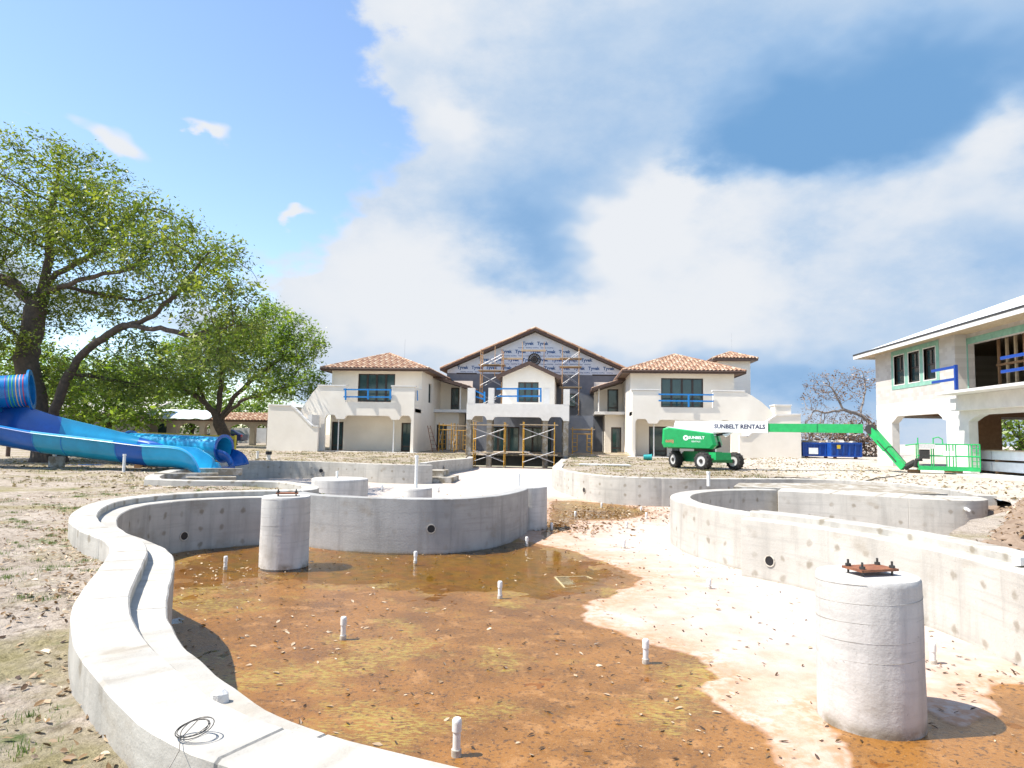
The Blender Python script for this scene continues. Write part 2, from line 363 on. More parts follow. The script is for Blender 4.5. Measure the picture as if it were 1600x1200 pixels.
def floor_material():
    m = bpy.data.materials.new('stained_concrete_floor'); m.use_nodes = True; nt = m.node_tree; L = nt.links; N = nt.nodes; b = N['Principled BSDF']
    g = N.new('ShaderNodeNewGeometry'); at = N.new('ShaderNodeAttribute'); at.attribute_name = 'stain'; d = at.outputs['Fac']
    def nz(s, dd, off=0, st=(1, 1, 1)):
        mp = N.new('ShaderNodeMapping'); mp.inputs['Location'].default_value = (off, off, 0); mp.inputs['Scale'].default_value = st; L.new(g.outputs['Position'], mp.inputs[0])
        n = N.new('ShaderNodeTexNoise'); n.inputs['Scale'].default_value = s; n.inputs['Detail'].default_value = dd; n.inputs['Roughness'].default_value = 0.65; L.new(mp.outputs[0], n.inputs['Vector']); return n.outputs['Fac']
    def rg(x, a, c, o0=0.0, o1=1.0):
        r = N.new('ShaderNodeMapRange'); r.interpolation_type = 'SMOOTHSTEP'; r.inputs[1].default_value = a; r.inputs[2].default_value = c; r.inputs[3].default_value = o0; r.inputs[4].default_value = o1; L.new(x, r.inputs[0]); return r.outputs[0]
    def mixc(f, A, B):
        x = N.new('ShaderNodeMix'); x.data_type = 'RGBA'; L.new(f, x.inputs['Factor'])
        for s_, v in (('A', A), ('B', B)):
            if isinstance(v, tuple): x.inputs[s_].default_value = (*v, 1)
            else: L.new(v, x.inputs[s_])
        return x.outputs['Result']
    def mul(a, c):
        x = N.new('ShaderNodeMath'); x.operation = 'MULTIPLY'; L.new(a, x.inputs[0]); L.new(c, x.inputs[1]); return x.outputs[0]
    dry = mixc(rg(nz(2.0, 8), .35, .7), (.53, .465, .41), (.44, .36, .30))
    dry = mixc(rg(nz(40, 5, 3), .58, .72), dry, (.33, .27, .22))
    pink = mixc(rg(nz(5, 8, 8), .35, .65), (.50, .34, .245), (.41, .265, .18))
    c = mixc(mul(rg(d, 0.1, 2.6, 1, 0), rg(nz(1.1, 7, 12), .25, .6)), dry, pink)
    c = mixc(mul(rg(d, -.1, .75, 1, 0), rg(nz(9, 8, 15), .42, .62)), c, (.40, .22, .12))
    rust = mixc(rg(nz(1.2, 9, 5), .34, .66), (.28, .122, .024), (.17, .074, .015))
    rust = mixc(rg(nz(3.4, 9, 25), .52, .68), rust, (.34, .165, .05))
    rust = mixc(rg(nz(22, 8, 45), .52, .64), rust, (.10, .048, .018))
    rust = mixc(rg(nz(60, 6, 75), .60, .70), rust, (.42, .27, .13))
    rust = mixc(mul(rg(nz(0.7, 6, 33), .5, .62), rg(nz(12, 6, 60, (1, 3, 1)), .45, .6)), rust, (.33, .24, .05))
    c = mixc(rg(d, -.05, .035, 1, 0), c, rust)
    at2 = N.new('ShaderNodeAttribute'); at2.attribute_name = 'pond'; c = mixc(mul(rg(at2.outputs['Fac'], -.9, .3, 1, 0), rg(nz(2.2, 8, 70), .3, .62)), c, mixc(rg(nz(5, 8, 81), .4, .62), (.27, .155, .016), (.13, .095, .016)))
    L.new(c, b.inputs['Base Color']); L.new(rg(d, -.1, .1, .30, .9), b.inputs['Roughness'])
    bp = N.new('ShaderNodeBump'); bp.inputs['Strength'].default_value = .6; bp.inputs['Distance'].default_value = .015; L.new(nz(30, 8, 2), bp.inputs['Height']); L.new(bp.outputs[0], b.inputs['Normal'])
    return m
pool_floor.data.materials.append(floor_material())

# standing water: one level sheet that meets the dished floor along the shore
def water_material():
    m = bpy.data.materials.new('shallow_water'); m.use_nodes = True; nt = m.node_tree; N = nt.nodes; L = nt.links; N.clear()
    o = N.new('ShaderNodeOutputMaterial'); mx = N.new('ShaderNodeMixShader'); t = N.new('ShaderNodeBsdfTransparent'); t.inputs[0].default_value = (.93, .86, .66, 1)
    gl = N.new('ShaderNodeBsdfGlossy'); gl.inputs['Roughness'].default_value = .07; fr = N.new('ShaderNodeFresnel'); fr.inputs[0].default_value = 1.33
    g = N.new('ShaderNodeNewGeometry'); n = N.new('ShaderNodeTexNoise'); n.inputs['Scale'].default_value = 3; L.new(g.outputs['Position'], n.inputs['Vector'])
    bp = N.new('ShaderNodeBump'); bp.inputs['Strength'].default_value = .10; bp.inputs['Distance'].default_value = .02; L.new(n.outputs['Fac'], bp.inputs['Height']); L.new(bp.outputs[0], gl.inputs['Normal']); L.new(bp.outputs[0], fr.inputs['Normal'])
    L.new(fr.outputs[0], mx.inputs[0]); L.new(t.outputs[0], mx.inputs[1]); L.new(gl.outputs[0], mx.inputs[2]); L.new(mx.outputs[0], o.inputs[0]); return m
WM = water_material()
b = MB()
b.v = [(-9.5, 1.0, -.9465), (6.5, 1.0, -.9465), (6.5, 17.2, -.9465), (-9.5, 17.2, -.9465)]; b.f = [(0, 1, 2, 3)]
structure(b.build('water', WM))
wf = floor_z(21.5)
b = MB(); b.v = [(-2.2, 18.2, -.935), (3.0, 18.2, -.935), (3.0, 26.5, -.935), (-2.2, 26.5, -.935)]; b.f = [(0, 1, 2, 3)]
structure(b.build('water', WM))

# ------------------------------------------------------------------ cast concrete
def concrete_material(name, c1, c2, marks=0.55, per=0.58, top=None):
    """board-cast concrete; the form-tie patches follow the wall's own length and height ('wuv')"""
    m = bpy.data.materials.new(name); m.use_nodes = True; nt = m.node_tree; L = nt.links; N = nt.nodes; b = N['Principled BSDF']; b.inputs['Roughness'].default_value = .88; b.inputs['Specular IOR Level'].default_value = .25
    at = N.new('ShaderNodeAttribute'); at.attribute_name = 'wuv'; g = N.new('ShaderNodeNewGeometry')
    def M(op, a, c=None, clamp=False):
        x = N.new('ShaderNodeMath'); x.operation = op; x.use_clamp = clamp
        for i, v in enumerate((a, c)):
            if v is None: continue
            if isinstance(v, (int, float)): x.inputs[i].default_value = v
            else: L.new(v, x.inputs[i])
        return x.outputs[0]
    def nz(s, d, vec, st=(1, 1, 1)):
        mp = N.new('ShaderNodeMapping'); mp.inputs['Scale'].default_value = st; L.new(vec, mp.inputs[0])
        n = N.new('ShaderNodeTexNoise'); n.inputs['Scale'].default_value = s; n.inputs['Detail'].default_value = d; n.inputs['Roughness'].default_value = .62; L.new(mp.outputs[0], n.inputs['Vector']); return n.outputs['Fac']
    def rg(x, a, c, o0=0., o1=1.):
        r = N.new('ShaderNodeMapRange'); r.interpolation_type = 'SMOOTHSTEP'; r.inputs[1].default_value = a; r.inputs[2].default_value = c; r.inputs[3].default_value = o0; r.inputs[4].default_value = o1; L.new(x, r.inputs[0]); return r.outputs[0]
    def mixc(f, A, B):
        x = N.new('ShaderNodeMix'); x.data_type = 'RGBA'; L.new(f, x.inputs['Factor'])
        for s_, v in (('A', A), ('B', B)):
            if isinstance(v, tuple): x.inputs[s_].default_value = (*v, 1)
            else: L.new(v, x.inputs[s_])
        return x.outputs['Result']
    wuv = at.outputs['Vector']; sp = N.new('ShaderNodeSeparateXYZ'); L.new(wuv, sp.inputs[0]); u, v = sp.outputs[0], sp.outputs[1]
    c = mixc(rg(nz(1.1, 8, g.outputs['Position']), .32, .68), c1, c2)
    c = mixc(rg(nz(1.0, 6, wuv, (3.0, .35, 1)), .46, .72, 0, .7), c, tuple(x * .58 for x in c1))          # vertical rain streaks
    c = mixc(rg(nz(1.0, 6, wuv, (.5, 9, 1)), .48, .68, 0, .55), c, tuple(x * .70 for x in c1))           # pour lines
    wob = M('MULTIPLY', M('SUBTRACT', nz(5, 4, wuv), .5), .16)
    fu = M('MULTIPLY', M('SUBTRACT', M('FRACT', M('MULTIPLY', M('ADD', u, wob), 1 / per)), .5), per); fv = M('MULTIPLY', M('SUBTRACT', M('FRACT', M('MULTIPLY', M('ADD', v, wob), 1 / .36)), .5), .36)
    dd = M('SQRT', M('ADD', M('MULTIPLY', fu, fu), M('MULTIPLY', fv, fv)))
    cell = N.new('ShaderNodeCombineXYZ'); L.new(M('FLOOR', M('MULTIPLY', M('ADD', u, wob), 1 / per)), cell.inputs[0]); L.new(M('FLOOR', M('MULTIPLY', M('ADD', v, wob), 1 / .36)), cell.inputs[1])
    wnn = N.new('ShaderNodeTexWhiteNoise'); L.new(cell.outputs[0], wnn.inputs[0])
    patch = M('MULTIPLY', rg(dd, .025, .085, 1, 0), rg(wnn.outputs['Value'], .05, .9, 0, marks)); c = mixc(patch, c, (.20, .165, .115))
    c = mixc(rg(nz(.9, 7, wuv, (1.0, 1.6, 1)), .54, .72, 0, .55), c, (.27, .225, .165))
    c = mixc(rg(nz(26, 4, g.outputs['Position']), .64, .72, 0, .6), c, tuple(x * .5 for x in c1))          # bug holes
    foot = rg(v, .02, .16, .8, 0); c = mixc(M('MULTIPLY', foot, rg(nz(3, 6, g.outputs['Position']), .35, .6)), c, (.17, .13, .075))   # grime above the floor
    L.new(c, b.inputs['Base Color'])
    bp = N.new('ShaderNodeBump'); bp.inputs['Strength'].default_value = .5; bp.inputs['Distance'].default_value = .011; L.new(nz(24, 9, g.outputs['Position']), bp.inputs['Height']); L.new(bp.outputs[0], b.inputs['Normal'])
    return m
CW = concrete_material('cast_concrete', (.50, .475, .425), (.42, .395, .35), marks=.72)
CP = concrete_material('spiral_form_concrete', (.59, .57, .53), (.51, .49, .455), marks=0.0)
CR = concrete_material('weathered_concrete', (.40, .39, .37), (.31, .305, .29), marks=.25)
CK = concrete_material('grey_concrete', (.36, .355, .34), (.27, .265, .25), marks=.35)

def wall_panels(path, prof, m, parent, panel=3.0, name='wall_panel', closed=False):
    """sweep a closed profile [(offset to the right, z)...] along a path in panels with recessed vertical joints"""
    t = np.gradient(path, axis=0); t /= np.linalg.norm(t, axis=1)[:, None] + 1e-9; nrm = np.stack([t[:, 1], -t[:, 0]], 1)
    L = np.concatenate([[0], np.cumsum(np.linalg.norm(np.diff(path, axis=0), axis=1))]); n = len(path)
    k = max(1, round(L[-1] / panel)); cuts = [int(np.argmin(abs(L - L[-1] * i / k))) for i in range(k + 1)]
    P = np.array(prof); cen = P.mean(0); zb = P[:, 1].min()
    for a, c in zip(cuts[:-1], cuts[1:]):
        b = MB(); uv = []; rings = []
        for i in range(a, c + 1):
            pos = [(i, 0.0, 1.0)]
            if i == a: pos = [(i, 0.0, .014), (i, .012, 0)]
            elif i == c: pos = [(i, -.012, 0), (i, 0.0, .014)]
            for (ii, du, ins) in pos:
                ring = []
                for (o, z) in prof:
                    if ins == .014: dv = np.array([o, z]) - cen; dv = dv / (np.linalg.norm(dv) + 1e-9) * .014; o2, z2 = o - dv[0], z - dv[1]
                    else: o2, z2 = o, z
                    x, y = path[ii] + nrm[ii] * o2 + t[ii] * du
                    wob = .006 * mnoise.noise((x * 3, y * 3, z2 * 3)) if z2 > 0 else 0
                    ring.append(b.vert((x + wob, y + wob, z2 + wob))); uv.append((L[ii] + (o if abs(o - prof[0][0]) > 1e-6 else 0) * 0.0, z2 - zb, o))
                rings.append(ring)
        m_ = len(prof)
        for r0, r1 in zip(rings[:-1], rings[1:]):
            for j in range(m_): b.f.append((r0[j], r0[(j + 1) % m_], r1[(j + 1) % m_], r1[j]))
        b.f.append(tuple(rings[0][::-1])); b.f.append(tuple(rings[-1]))
        o = b.build(name, m, parent, smooth=35)
        at = o.data.attributes.new('wuv', 'FLOAT_VECTOR', 'POINT'); at.data.foreach_set('vector', np.array(uv, np.float32).reshape(-1))
def wall_thing(name, label, pts, prof, m=None, step=.2, panel=3.0, path=None):
    p = smooth_path(pts, step) if path is None else path
    r = thing(name, label, 'pool wall', (p[len(p) // 2][0], p[len(p) // 2][1], prof[0][1] if False else -0.95)); wall_panels(p, prof, m or CW, r, panel); return r
LIP = [(0, -.35), (0, .275), (.02, .29), (.37, .29), (.385, .275), (.385, .175), (.65, .165), (.665, .15), (.665, -1.02), (.3, -1.02)]
near_wall = wall_thing('pool_wall', 'winding white pool wall with raised outer lip beside the sandy ground', None, LIP, path=S_PATH, panel=3.4)
def plain(t, z1=.2, z0=-1.02): return [(0, z0), (0, z1 - .012), (.012, z1), (t - .012, z1), (t, z1 - .012), (t, z0)]
ring_wall = wall_thing('pool_wall', 'grey curved concrete wall bulging into the brown water, black pipe hole in its face', [(-6.75, 16.2), (-5.95, 15.55), (-4.75, 15.2), (-3.4, 15.15), (-2.4, 15.5), (-1.62, 16.6), (-1.2, 18.2), (-1.1, 19.2)], [(-x, z) for x, z in plain(.34, .255)], CR, panel=3.6)
RIGHT_E = [(3.35, 13.75), (3.9, 13.15), (4.45, 12.25), (4.92, 11.2), (5.2, 10.0), (5.3, 8.8), (5.28, 7.5), (5.2, 6.0), (5.5, 4.0), (7.4, 2.1)]
right_wall = wall_thing('pool_wall', 'long pale concrete wall with stepped lip behind the large capped column', RIGHT_E, [(-o, z) for o, z in [(0, -1.02), (0, .15), (.015, .165), (.30, .175), (.30, .275), (.315, .29), (.68, .29), (.70, .275), (.70, -1.02)]], panel=4.2)
ring_r = wall_thing('pool_wall', 'white rounded concrete wall curving round the dry right-hand basin', [(3.72, 14.05), (3.2, 14.95), (2.75, 16.2), (2.6, 17.6), (2.8, 19.0), (3.35, 20.3), (4.3, 21.4), (5.5, 22.1), (6.3, 22.3)], [(x, z) for x, z in plain(.52, .185)], panel=9)
far_r = wall_thing('pool_wall', 'long far pool wall with rows of tie marks and two pipe holes below the boom lift', [(-.5, 50.0), (-.6, 44), (-.75, 38), (-.75, 33.4), (-.05, 30.3), (1.0, 27.8), (2.4, 26.7), (4.0, 26.55), (5.7, 26.85), (9.5, 28.0), (11.6, 26.8), (12.2, 23.6), (11.8, 21.0)], [(-x, z) for x, z in plain(.5, .215)], panel=3.6)
far_l = wall_thing('pool_wall', 'far pool wall with tie marks below the left wing of the house', [(-6.8, 34.1), (-7.6, 33.75), (-9.2, 33.75), (-11, 34.55), (-13.4, 35.5), (-15.8, 35.25), (-16.7, 33), (-16.1, 30), (-14.8, 25.2), (-13.4, 21.7), (-12.3, 20.0)], [(x, z) for x, z in plain(.42, .215)][::-1], panel=3.6)
stair_l = wall_thing('pool_wall', 'short pool wall leading from the steps to the scaffolded porch', [(-7.55, 36.2), (-7.5, 38), (-7.2, 41.2), (-6.5, 45.6), (-7.0, 50.0)], [(-x, z) for x, z in plain(.4, .24)], panel=3.6)
mid_l = wall_thing('pool_wall', 'low white wall edge between the leaf-strewn strip and the left basin', [(-12.4, 19.75), (-11, 19.55), (-8.6, 19.9), (-7.75, 19.35), (-6.85, 18.35), (-6.45, 17.3), (-6.6, 16.55)], [(x, z) for x, z in plain(.42, .255)][::-1], panel=6)
# shelf behind the right basin
FRONT = [(6.25, 21.2), (7.5, 20.7), (8.9, 19.8), (9.9, 19.2), (10.7, 19.15), (11.35, 19.7), (11.6, 20.6)]
shelf = thing('pool_shelf', 'wide white-topped concrete shelf wall with tie marks facing the right basin', 'pool shelf', (8.5, 20, -.95))
wall_panels(smooth_path(FRONT, .2), [(-x, z) for x, z in plain(1.6, .2)], CW, shelf, 3.2)
b = MB(); b.poly_xy([(5.3, 22.7), (6.9, 22.55), (8.0, 22.1), (9.6, 21.2), (10.4, 20.75), (10.0, 21.4), (11.3, 21.6), (11.45, 24), (10.6, 25.6), (9.4, 26.0), (6, 24.9)], -.9, .193); o = b.build('shelf_slab', CW, shelf)
# steps beside the far left wall
st = thing('pool_steps', 'two pale concrete steps between the far pool walls', 'steps', (-6.9, 35.2, -.9))
for k in range(2):
    b = MB(); b.bx(-7.3, -5.9 + .0 * k - .55 * k, 34.5 + .75 * k, 36.9, -.95, -.42 + .3 * k); b.build('step', CW, st)
# pipe holes in the walls: short sleeve and dark bore
mat('black_pipe', (.012, .012, .014), .5, .2); mat('white_pvc', (.80, .80, .78), .35, .06, 20, col2=(.66, .65, .6)); mat('dirty_pvc', (.55, .5, .42), .5, .2, 25)
mat('rust_steel', (.30, .115, .05), .75, .25, 14, .4, 60, col2=(.15, .05, .025)); mat('dark_steel', (.08, .075, .07), .5, .2, 30, metal=.6)
def bore(wall, p, dirv, r=.075, sleeve=True):
    d = Vector(dirv).normalized(); p = Vector(p)
    b = MB(); b.tube([p - d * .12, p + d * .012], r, 16); o = b.build('pipe_hole', 'black_pipe', wall)
    b = MB(); n = 16; prev = []
    q = d.orthogonal().normalized(); w = d.cross(q)
    for rr, off in ((r * 1.22, .004), (r * 1.22, .022), (r, .022), (r, -.05)):
        prev.append([b.vert(p + d * off + (q * math.cos(2 * math.pi * j / n) + w * math.sin(2 * math.pi * j / n)) * rr) for j in range(n)])
    for r0, r1 in zip(prev[:-1], prev[1:]):
        for j in range(n): b.f.append((r0[j], r0[(j + 1) % n], r1[(j + 1) % n], r1[j]))
    b.build('pipe_sleeve', 'dirty_pvc', wall, smooth=True)
def to_px(p):
    d = Vector(p) - CAM; k = d.dot(_f); return 800 + FPX * d.dot(_r) / k, 600 - FPX * d.dot(_u) / k
def bore_at(wall, path, off, px, py, flip=1, r=.075):
    q = offset_path(path, off); t = np.gradient(path, axis=0); best = min(range(len(q)), key=lambda i: abs(to_px((q[i][0], q[i][1], -.4))[0] - px) + (0 if math.hypot(*q[i]) > 5 else 99)); n = Vector((t[best][1], -t[best][0], 0)).normalized() * flip
    z = min((-.9 + .02 * k for k in range(60)), key=lambda z_: abs(to_px((q[best][0], q[best][1], z_))[1] - py)); bore(wall, (q[best][0], q[best][1], z), n, r)
bore_at(near_wall, S_PATH[S_PATH[:, 1] > 10.5], .665, 291, 838, 1, .085)
RP = smooth_path([(-6.75, 16.2), (-5.95, 15.55), (-4.75, 15.2), (-3.4, 15.15), (-2.4, 15.5), (-1.62, 16.6), (-1.2, 18.2), (-1.1, 19.2)], .1)
bore_at(ring_wall, RP, 0, 672, 826, 1, .085)
EP = smooth_path(RIGHT_E, .1); bore_at(right_wall, EP, 0, 1203, 876, 1, .09)
GP = smooth_path([(-.5, 50.0), (-.6, 44), (-.75, 38), (-.75, 33.4), (-.05, 30.3), (1.0, 27.8), (2.4, 26.7), (4.0, 26.55), (5.7, 26.85), (9.5, 28.0)], .2)
bore_at(far_r, GP, 0, 912, 766, 1, .11); bore(far_l, (-13.0, 35.33, -.25), (.2, -1, 0), .1); bore(stair_l, (-7.28, 40.0, -.2), (1, -.1, 0), .1)

# ================================================================== the house
mat('stucco', (.85, .785, .68), .9, .05, .7, .3, 60, col2=(.77, .70, .595)); mat('white_stucco', (.78, .75, .70), .9, .06, 2.0, .3, 50, col2=(.68, .65, .60))
mat('bronze_frame', (.035, .022, .017), .45, .2); mat('fascia_brown', (.085, .048, .034), .6, .2, 8); mat('soffit_wood', (.20, .12, .075), .7, .2, 6)
mat('grey_block_wall', (.15, .165, .195), .9, .15, 1.2, .3, 30, col2=(.22, .23, .25)); mat('house_wrap_sheet', (.66, .70, .75), .5, .05, 3, .15, 8, col2=(.56, .62, .70)); mat('wrap_print', (.015, .09, .26), .6, .1)
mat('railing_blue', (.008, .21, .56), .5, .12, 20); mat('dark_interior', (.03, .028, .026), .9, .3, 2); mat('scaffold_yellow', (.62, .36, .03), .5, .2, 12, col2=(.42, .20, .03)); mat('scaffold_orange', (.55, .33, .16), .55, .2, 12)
mat('plank_wood', (.50, .40, .27), .85, .2, 9, col2=(.36, .27, .17)); mat('galvanised', (.50, .50, .50), .4, .12, 20, metal=.5); mat('white_paint', (.78, .77, .74), .5, .04)
def glass_material():
    m = bpy.data.materials.new('dark_glass'); m.use_nodes = True; b = m.node_tree.nodes['Principled BSDF']; N = m.node_tree.nodes; L = m.node_tree.links
    n = N.new('ShaderNodeTexNoise'); n.inputs['Scale'].default_value = .8; g = N.new('ShaderNodeNewGeometry'); L.new(g.outputs['Position'], n.inputs['Vector'])
    r = N.new('ShaderNodeValToRGB'); L.new(n.outputs['Fac'], r.inputs[0]); r.color_ramp.elements[0].color = (.012, .03, .034, 1); r.color_ramp.elements[1].color = (.04, .085, .09, 1); L.new(r.outputs[0], b.inputs['Base Color'])
    b.inputs['Roughness'].default_value = .06; b.inputs['Specular IOR Level'].default_value = .6; MATS['dark_glass'] = m
glass_material()
def tile_material():
    m = bpy.data.materials.new('clay_tile'); m.use_nodes = True; N = m.node_tree.nodes; L = m.node_tree.links; b = N['Principled BSDF']; b.inputs['Roughness'].default_value = .8
    a = N.new('ShaderNodeAttribute'); a.attribute_name = 'tile'; r = N.new('ShaderNodeValToRGB'); L.new(a.outputs['Fac'], r.inputs[0]); e = r.color_ramp.elements
    e[0].color = (.24, .125, .08, 1); e[1].color = (.58, .46, .34, 1); x = e.new(.35); x.color = (.38, .22, .135, 1); x = e.new(.7); x.color = (.48, .32, .205, 1); r.color_ramp.interpolation = 'LINEAR'
    L.new(r.outputs[0], b.inputs['Base Color']); MATS['clay_tile'] = m
tile_material()

def wall_x(b, x0, x1, z0, z1, y0, y1, ops=()):
    """wall in the x-z plane from y0 to y1 thick with rectangular openings (xa, xb, za, zb)"""
    xs = sorted({x0, x1, *[v for o in ops for v in o[:2]]}); zs = sorted({z0, z1, *[v for o in ops for v in o[2:]]})
    def op(i, j):
        if i < 0 or j < 0 or i >= len(xs) - 1 or j >= len(zs) - 1: return True
        cx, cz = (xs[i] + xs[i + 1]) / 2, (zs[j] + zs[j + 1]) / 2
        return any(o[0] < cx < o[1] and o[2] < cz < o[3] for o in ops)
    def quad(*p): i = len(b.v); b.v += p; b.f.append((i, i + 1, i + 2, i + 3))
    for i in range(len(xs) - 1):
        for j in range(len(zs) - 1):
            if op(i, j): continue
            xa, xb, za, zb = xs[i], xs[i + 1], zs[j], zs[j + 1]
            quad((xa, y0, za), (xb, y0, za), (xb, y0, zb), (xa, y0, zb)); quad((xb, y1, za), (xa, y1, za), (xa, y1, zb), (xb, y1, zb))
            if op(i - 1, j): quad((xa, y1, za), (xa, y0, za), (xa, y0, zb), (xa, y1, zb))
            if op(i + 1, j): quad((xb, y0, za), (xb, y1, za), (xb, y1, zb), (xb, y0, zb))
            if op(i, j - 1): quad((xa, y1, za), (xb, y1, za), (xb, y0, za), (xa, y0, za))
            if op(i, j + 1): quad((xa, y0, zb), (xb, y0, zb), (xb, y1, zb), (xa, y1, zb))
    return b
def wall_y(b, y0, y1, z0, z1, x0, x1, ops=()):
    t = MB(); wall_x(t, y0, y1, z0, z1, x0, x1, ops); k = len(b.v)
    b.v += [(p[1], p[0], p[2]) for p in t.v]; b.f += [tuple(i + k for i in f) for f in t.f]; return b
def window_x(parent, x0, x1, z0, z1, y, n=1, fr=.07, name='window', rail=None, glass='dark_glass', frame='bronze_frame'):
    """window facing -y: frame bars as the part, each pane a sub-part"""
    b = MB(); b.bx(x0, x1, y, y + .09, z0, z0 + fr); b.bx(x0, x1, y, y + .09, z1 - fr, z1); w = (x1 - x0) / n
    for k in range(n + 1):
        c = x0 + w * k; hw = fr * (.5 if k in (0, n) else .8); cc = min(max(c, x0 + hw), x1 - hw); b.bx(cc - hw, cc + hw, y - .003, y + .086, z0 + .003, z1 - .003)
    if rail: b.bx(x0 + fr, x1 - fr, y + .003, y + .08, rail, rail + fr)
    o = b.build(name, frame, parent)
    for k in range(n): MB().bx(x0 + w * k + fr * .6, x0 + w * (k + 1) - fr * .6, y + .04, y + .055, z0 + fr * .8, z1 - fr * .8).build('pane', glass, o)
    return o
def window_y(parent, y0, y1, z0, z1, x, n=1, fr=.07, name='window', frame='bronze_frame', side=1, rails=()):
    b = MB(); d = .09 * side; b.bx(x, x + d, y0, y1, z0, z0 + fr); b.bx(x, x + d, y0, y1, z1 - fr, z1); w = (y1 - y0) / n
    for k in range(n + 1):
        c = min(max(y0 + w * k, y0 + fr * .5), y1 - fr * .5); b.bx(x - .003 * side, x + d * .95, c - fr * .5, c + fr * .5, z0 + .003, z1 - .003)
    for r in rails: b.bx(x + .003 * side, x + d * .9, y0 + fr, y1 - fr, r, r + fr * .7)
    o = b.build(name, frame, parent)
    for k in range(n): MB().bx(x + d * .5, x + d * .65, y0 + w * k + fr * .6, y0 + w * (k + 1) - fr * .6, z0 + fr * .8, z1 - fr * .8).build('pane', 'dark_glass', o)
    return o
def tiled(parent, a, b_, c, d, name='roof_tiles', per=.32, row=.40, under=True):
    """barrel-tiled roof slope with eave a-b and upper edge d-c (a below d, b below c)"""
    a, b_, c, d = map(Vector, (a, b_, c, d)); e = (b_ - a).normalized(); up = (d - a) - e * (d - a).dot(e)
    if up.length < 1e-4: up = (c - b_) - e * (c - b_).dot(e)
    up.normalize(); nrm = e.cross(up); nrm = nrm if nrm.z > 0 else -nrm
    P = [((q - a).dot(e), (q - a).dot(up)) for q in (a, b_, c, d)]
    def span(s):
        ts = []
        for (s0, t0), (s1, t1) in zip(P, P[1:] + P[:1]):
            if abs(s1 - s0) < 1e-9: continue
            k = (s - s0) / (s1 - s0)
            if -1e-9 <= k <= 1 + 1e-9: ts.append(t0 + (t1 - t0) * k)
        return (min(ts), max(ts)) if ts else (0, 0)
    s0, s1 = min(p[0] for p in P), max(p[0] for p in P); ns = max(4, int((s1 - s0) / per * 5)); S = np.linspace(s0 + 1e-4, s1 - 1e-4, ns + 1); T = max(p[1] for p in P); nr = max(1, int(T / row + .5)); rr = T / nr
    m = MB(); vals = []; k0 = {}
    for i in range(ns):
        lo0, hi0 = span(S[i]); lo1, hi1 = span(S[i + 1])
        for r in range(nr):
            q = []
            for (s, lo, hi, first) in ((S[i], lo0, hi0, 1), (S[i + 1], lo1, hi1, 0)):
                for t_, lift in ((r * rr, .05), ((r + 1) * rr, .012)):
                    tt = min(max(t_, lo), hi); h = .075 * (.5 + .5 * math.cos(2 * math.pi * s / per)) + lift; q.append(a + e * s + up * tt + nrm * h)
            if (q[0] - q[1]).length < 1e-3 and (q[2] - q[3]).length < 1e-3: continue
            j = len(m.v); m.v += [tuple(x) for x in q]; m.f.append((j, j + 2, j + 3, j + 1)); vals.append(((math.floor(S[i] / per + .5) * 7919 + r * 104729) * 2654435761 % 1000) / 1000)
            if r * rr >= min(lo0, lo1) - rr: 
                f0, f1 = q[0], q[2]; m.v += [tuple(f0 - nrm * .05), tuple(f1 - nrm * .05)]; m.f.append((j, len(m.v) - 2, len(m.v) - 1, j + 2)); vals.append(.02)
    o = m.build(name, 'clay_tile', parent, fix=False)
    at = o.data.attributes.new('tile', 'FLOAT', 'FACE'); at.data.foreach_set('value', np.array(vals, np.float32)); o['kind'] = 'stuff'
    if under:
        u = MB(); u.v = [tuple(q + nrm * z) for z in (-.16, .0) for q in (a, b_, c, d)]; u.f = [(3, 2, 1, 0), (4, 5, 6, 7)] + [(k, (k + 1) % 4, 4 + (k + 1) % 4, 4 + k) for k in range(4)]
        u.build('roof_deck', 'fascia_brown', o)
    return o
def ridge(parent, pts, r=.12):
    b = MB()
    for p, q in zip(pts[:-1], pts[1:]):
        p, q = Vector(p), Vector(q); n = max(1, int((q - p).length / .42))
        for k in range(n): b.tube([p + (q - p) * (k / n), p + (q - p) * ((k + 1.06) / n)], [r * 1.1, r * .92], 8)
    o = b.build('ridge_tiles', 'clay_tile', parent, smooth=True); at = o.data.attributes.new('tile', 'FLOAT', 'FACE'); at.data.foreach_set('value', rng.random(len(o.data.polygons)).astype(np.float32)); o['kind'] = 'stuff'; return o

house = thing('house', 'large cream two-storey house under construction with tiled roofs and wrapped centre gable', 'house', (-3.6, 58, .3))
FL = 0.36                                    # finished ground floor
def X_(px, Y): return PY(px, 640, Y).x
def Z_(py, Y, px=800): return PY(px, py, Y).z

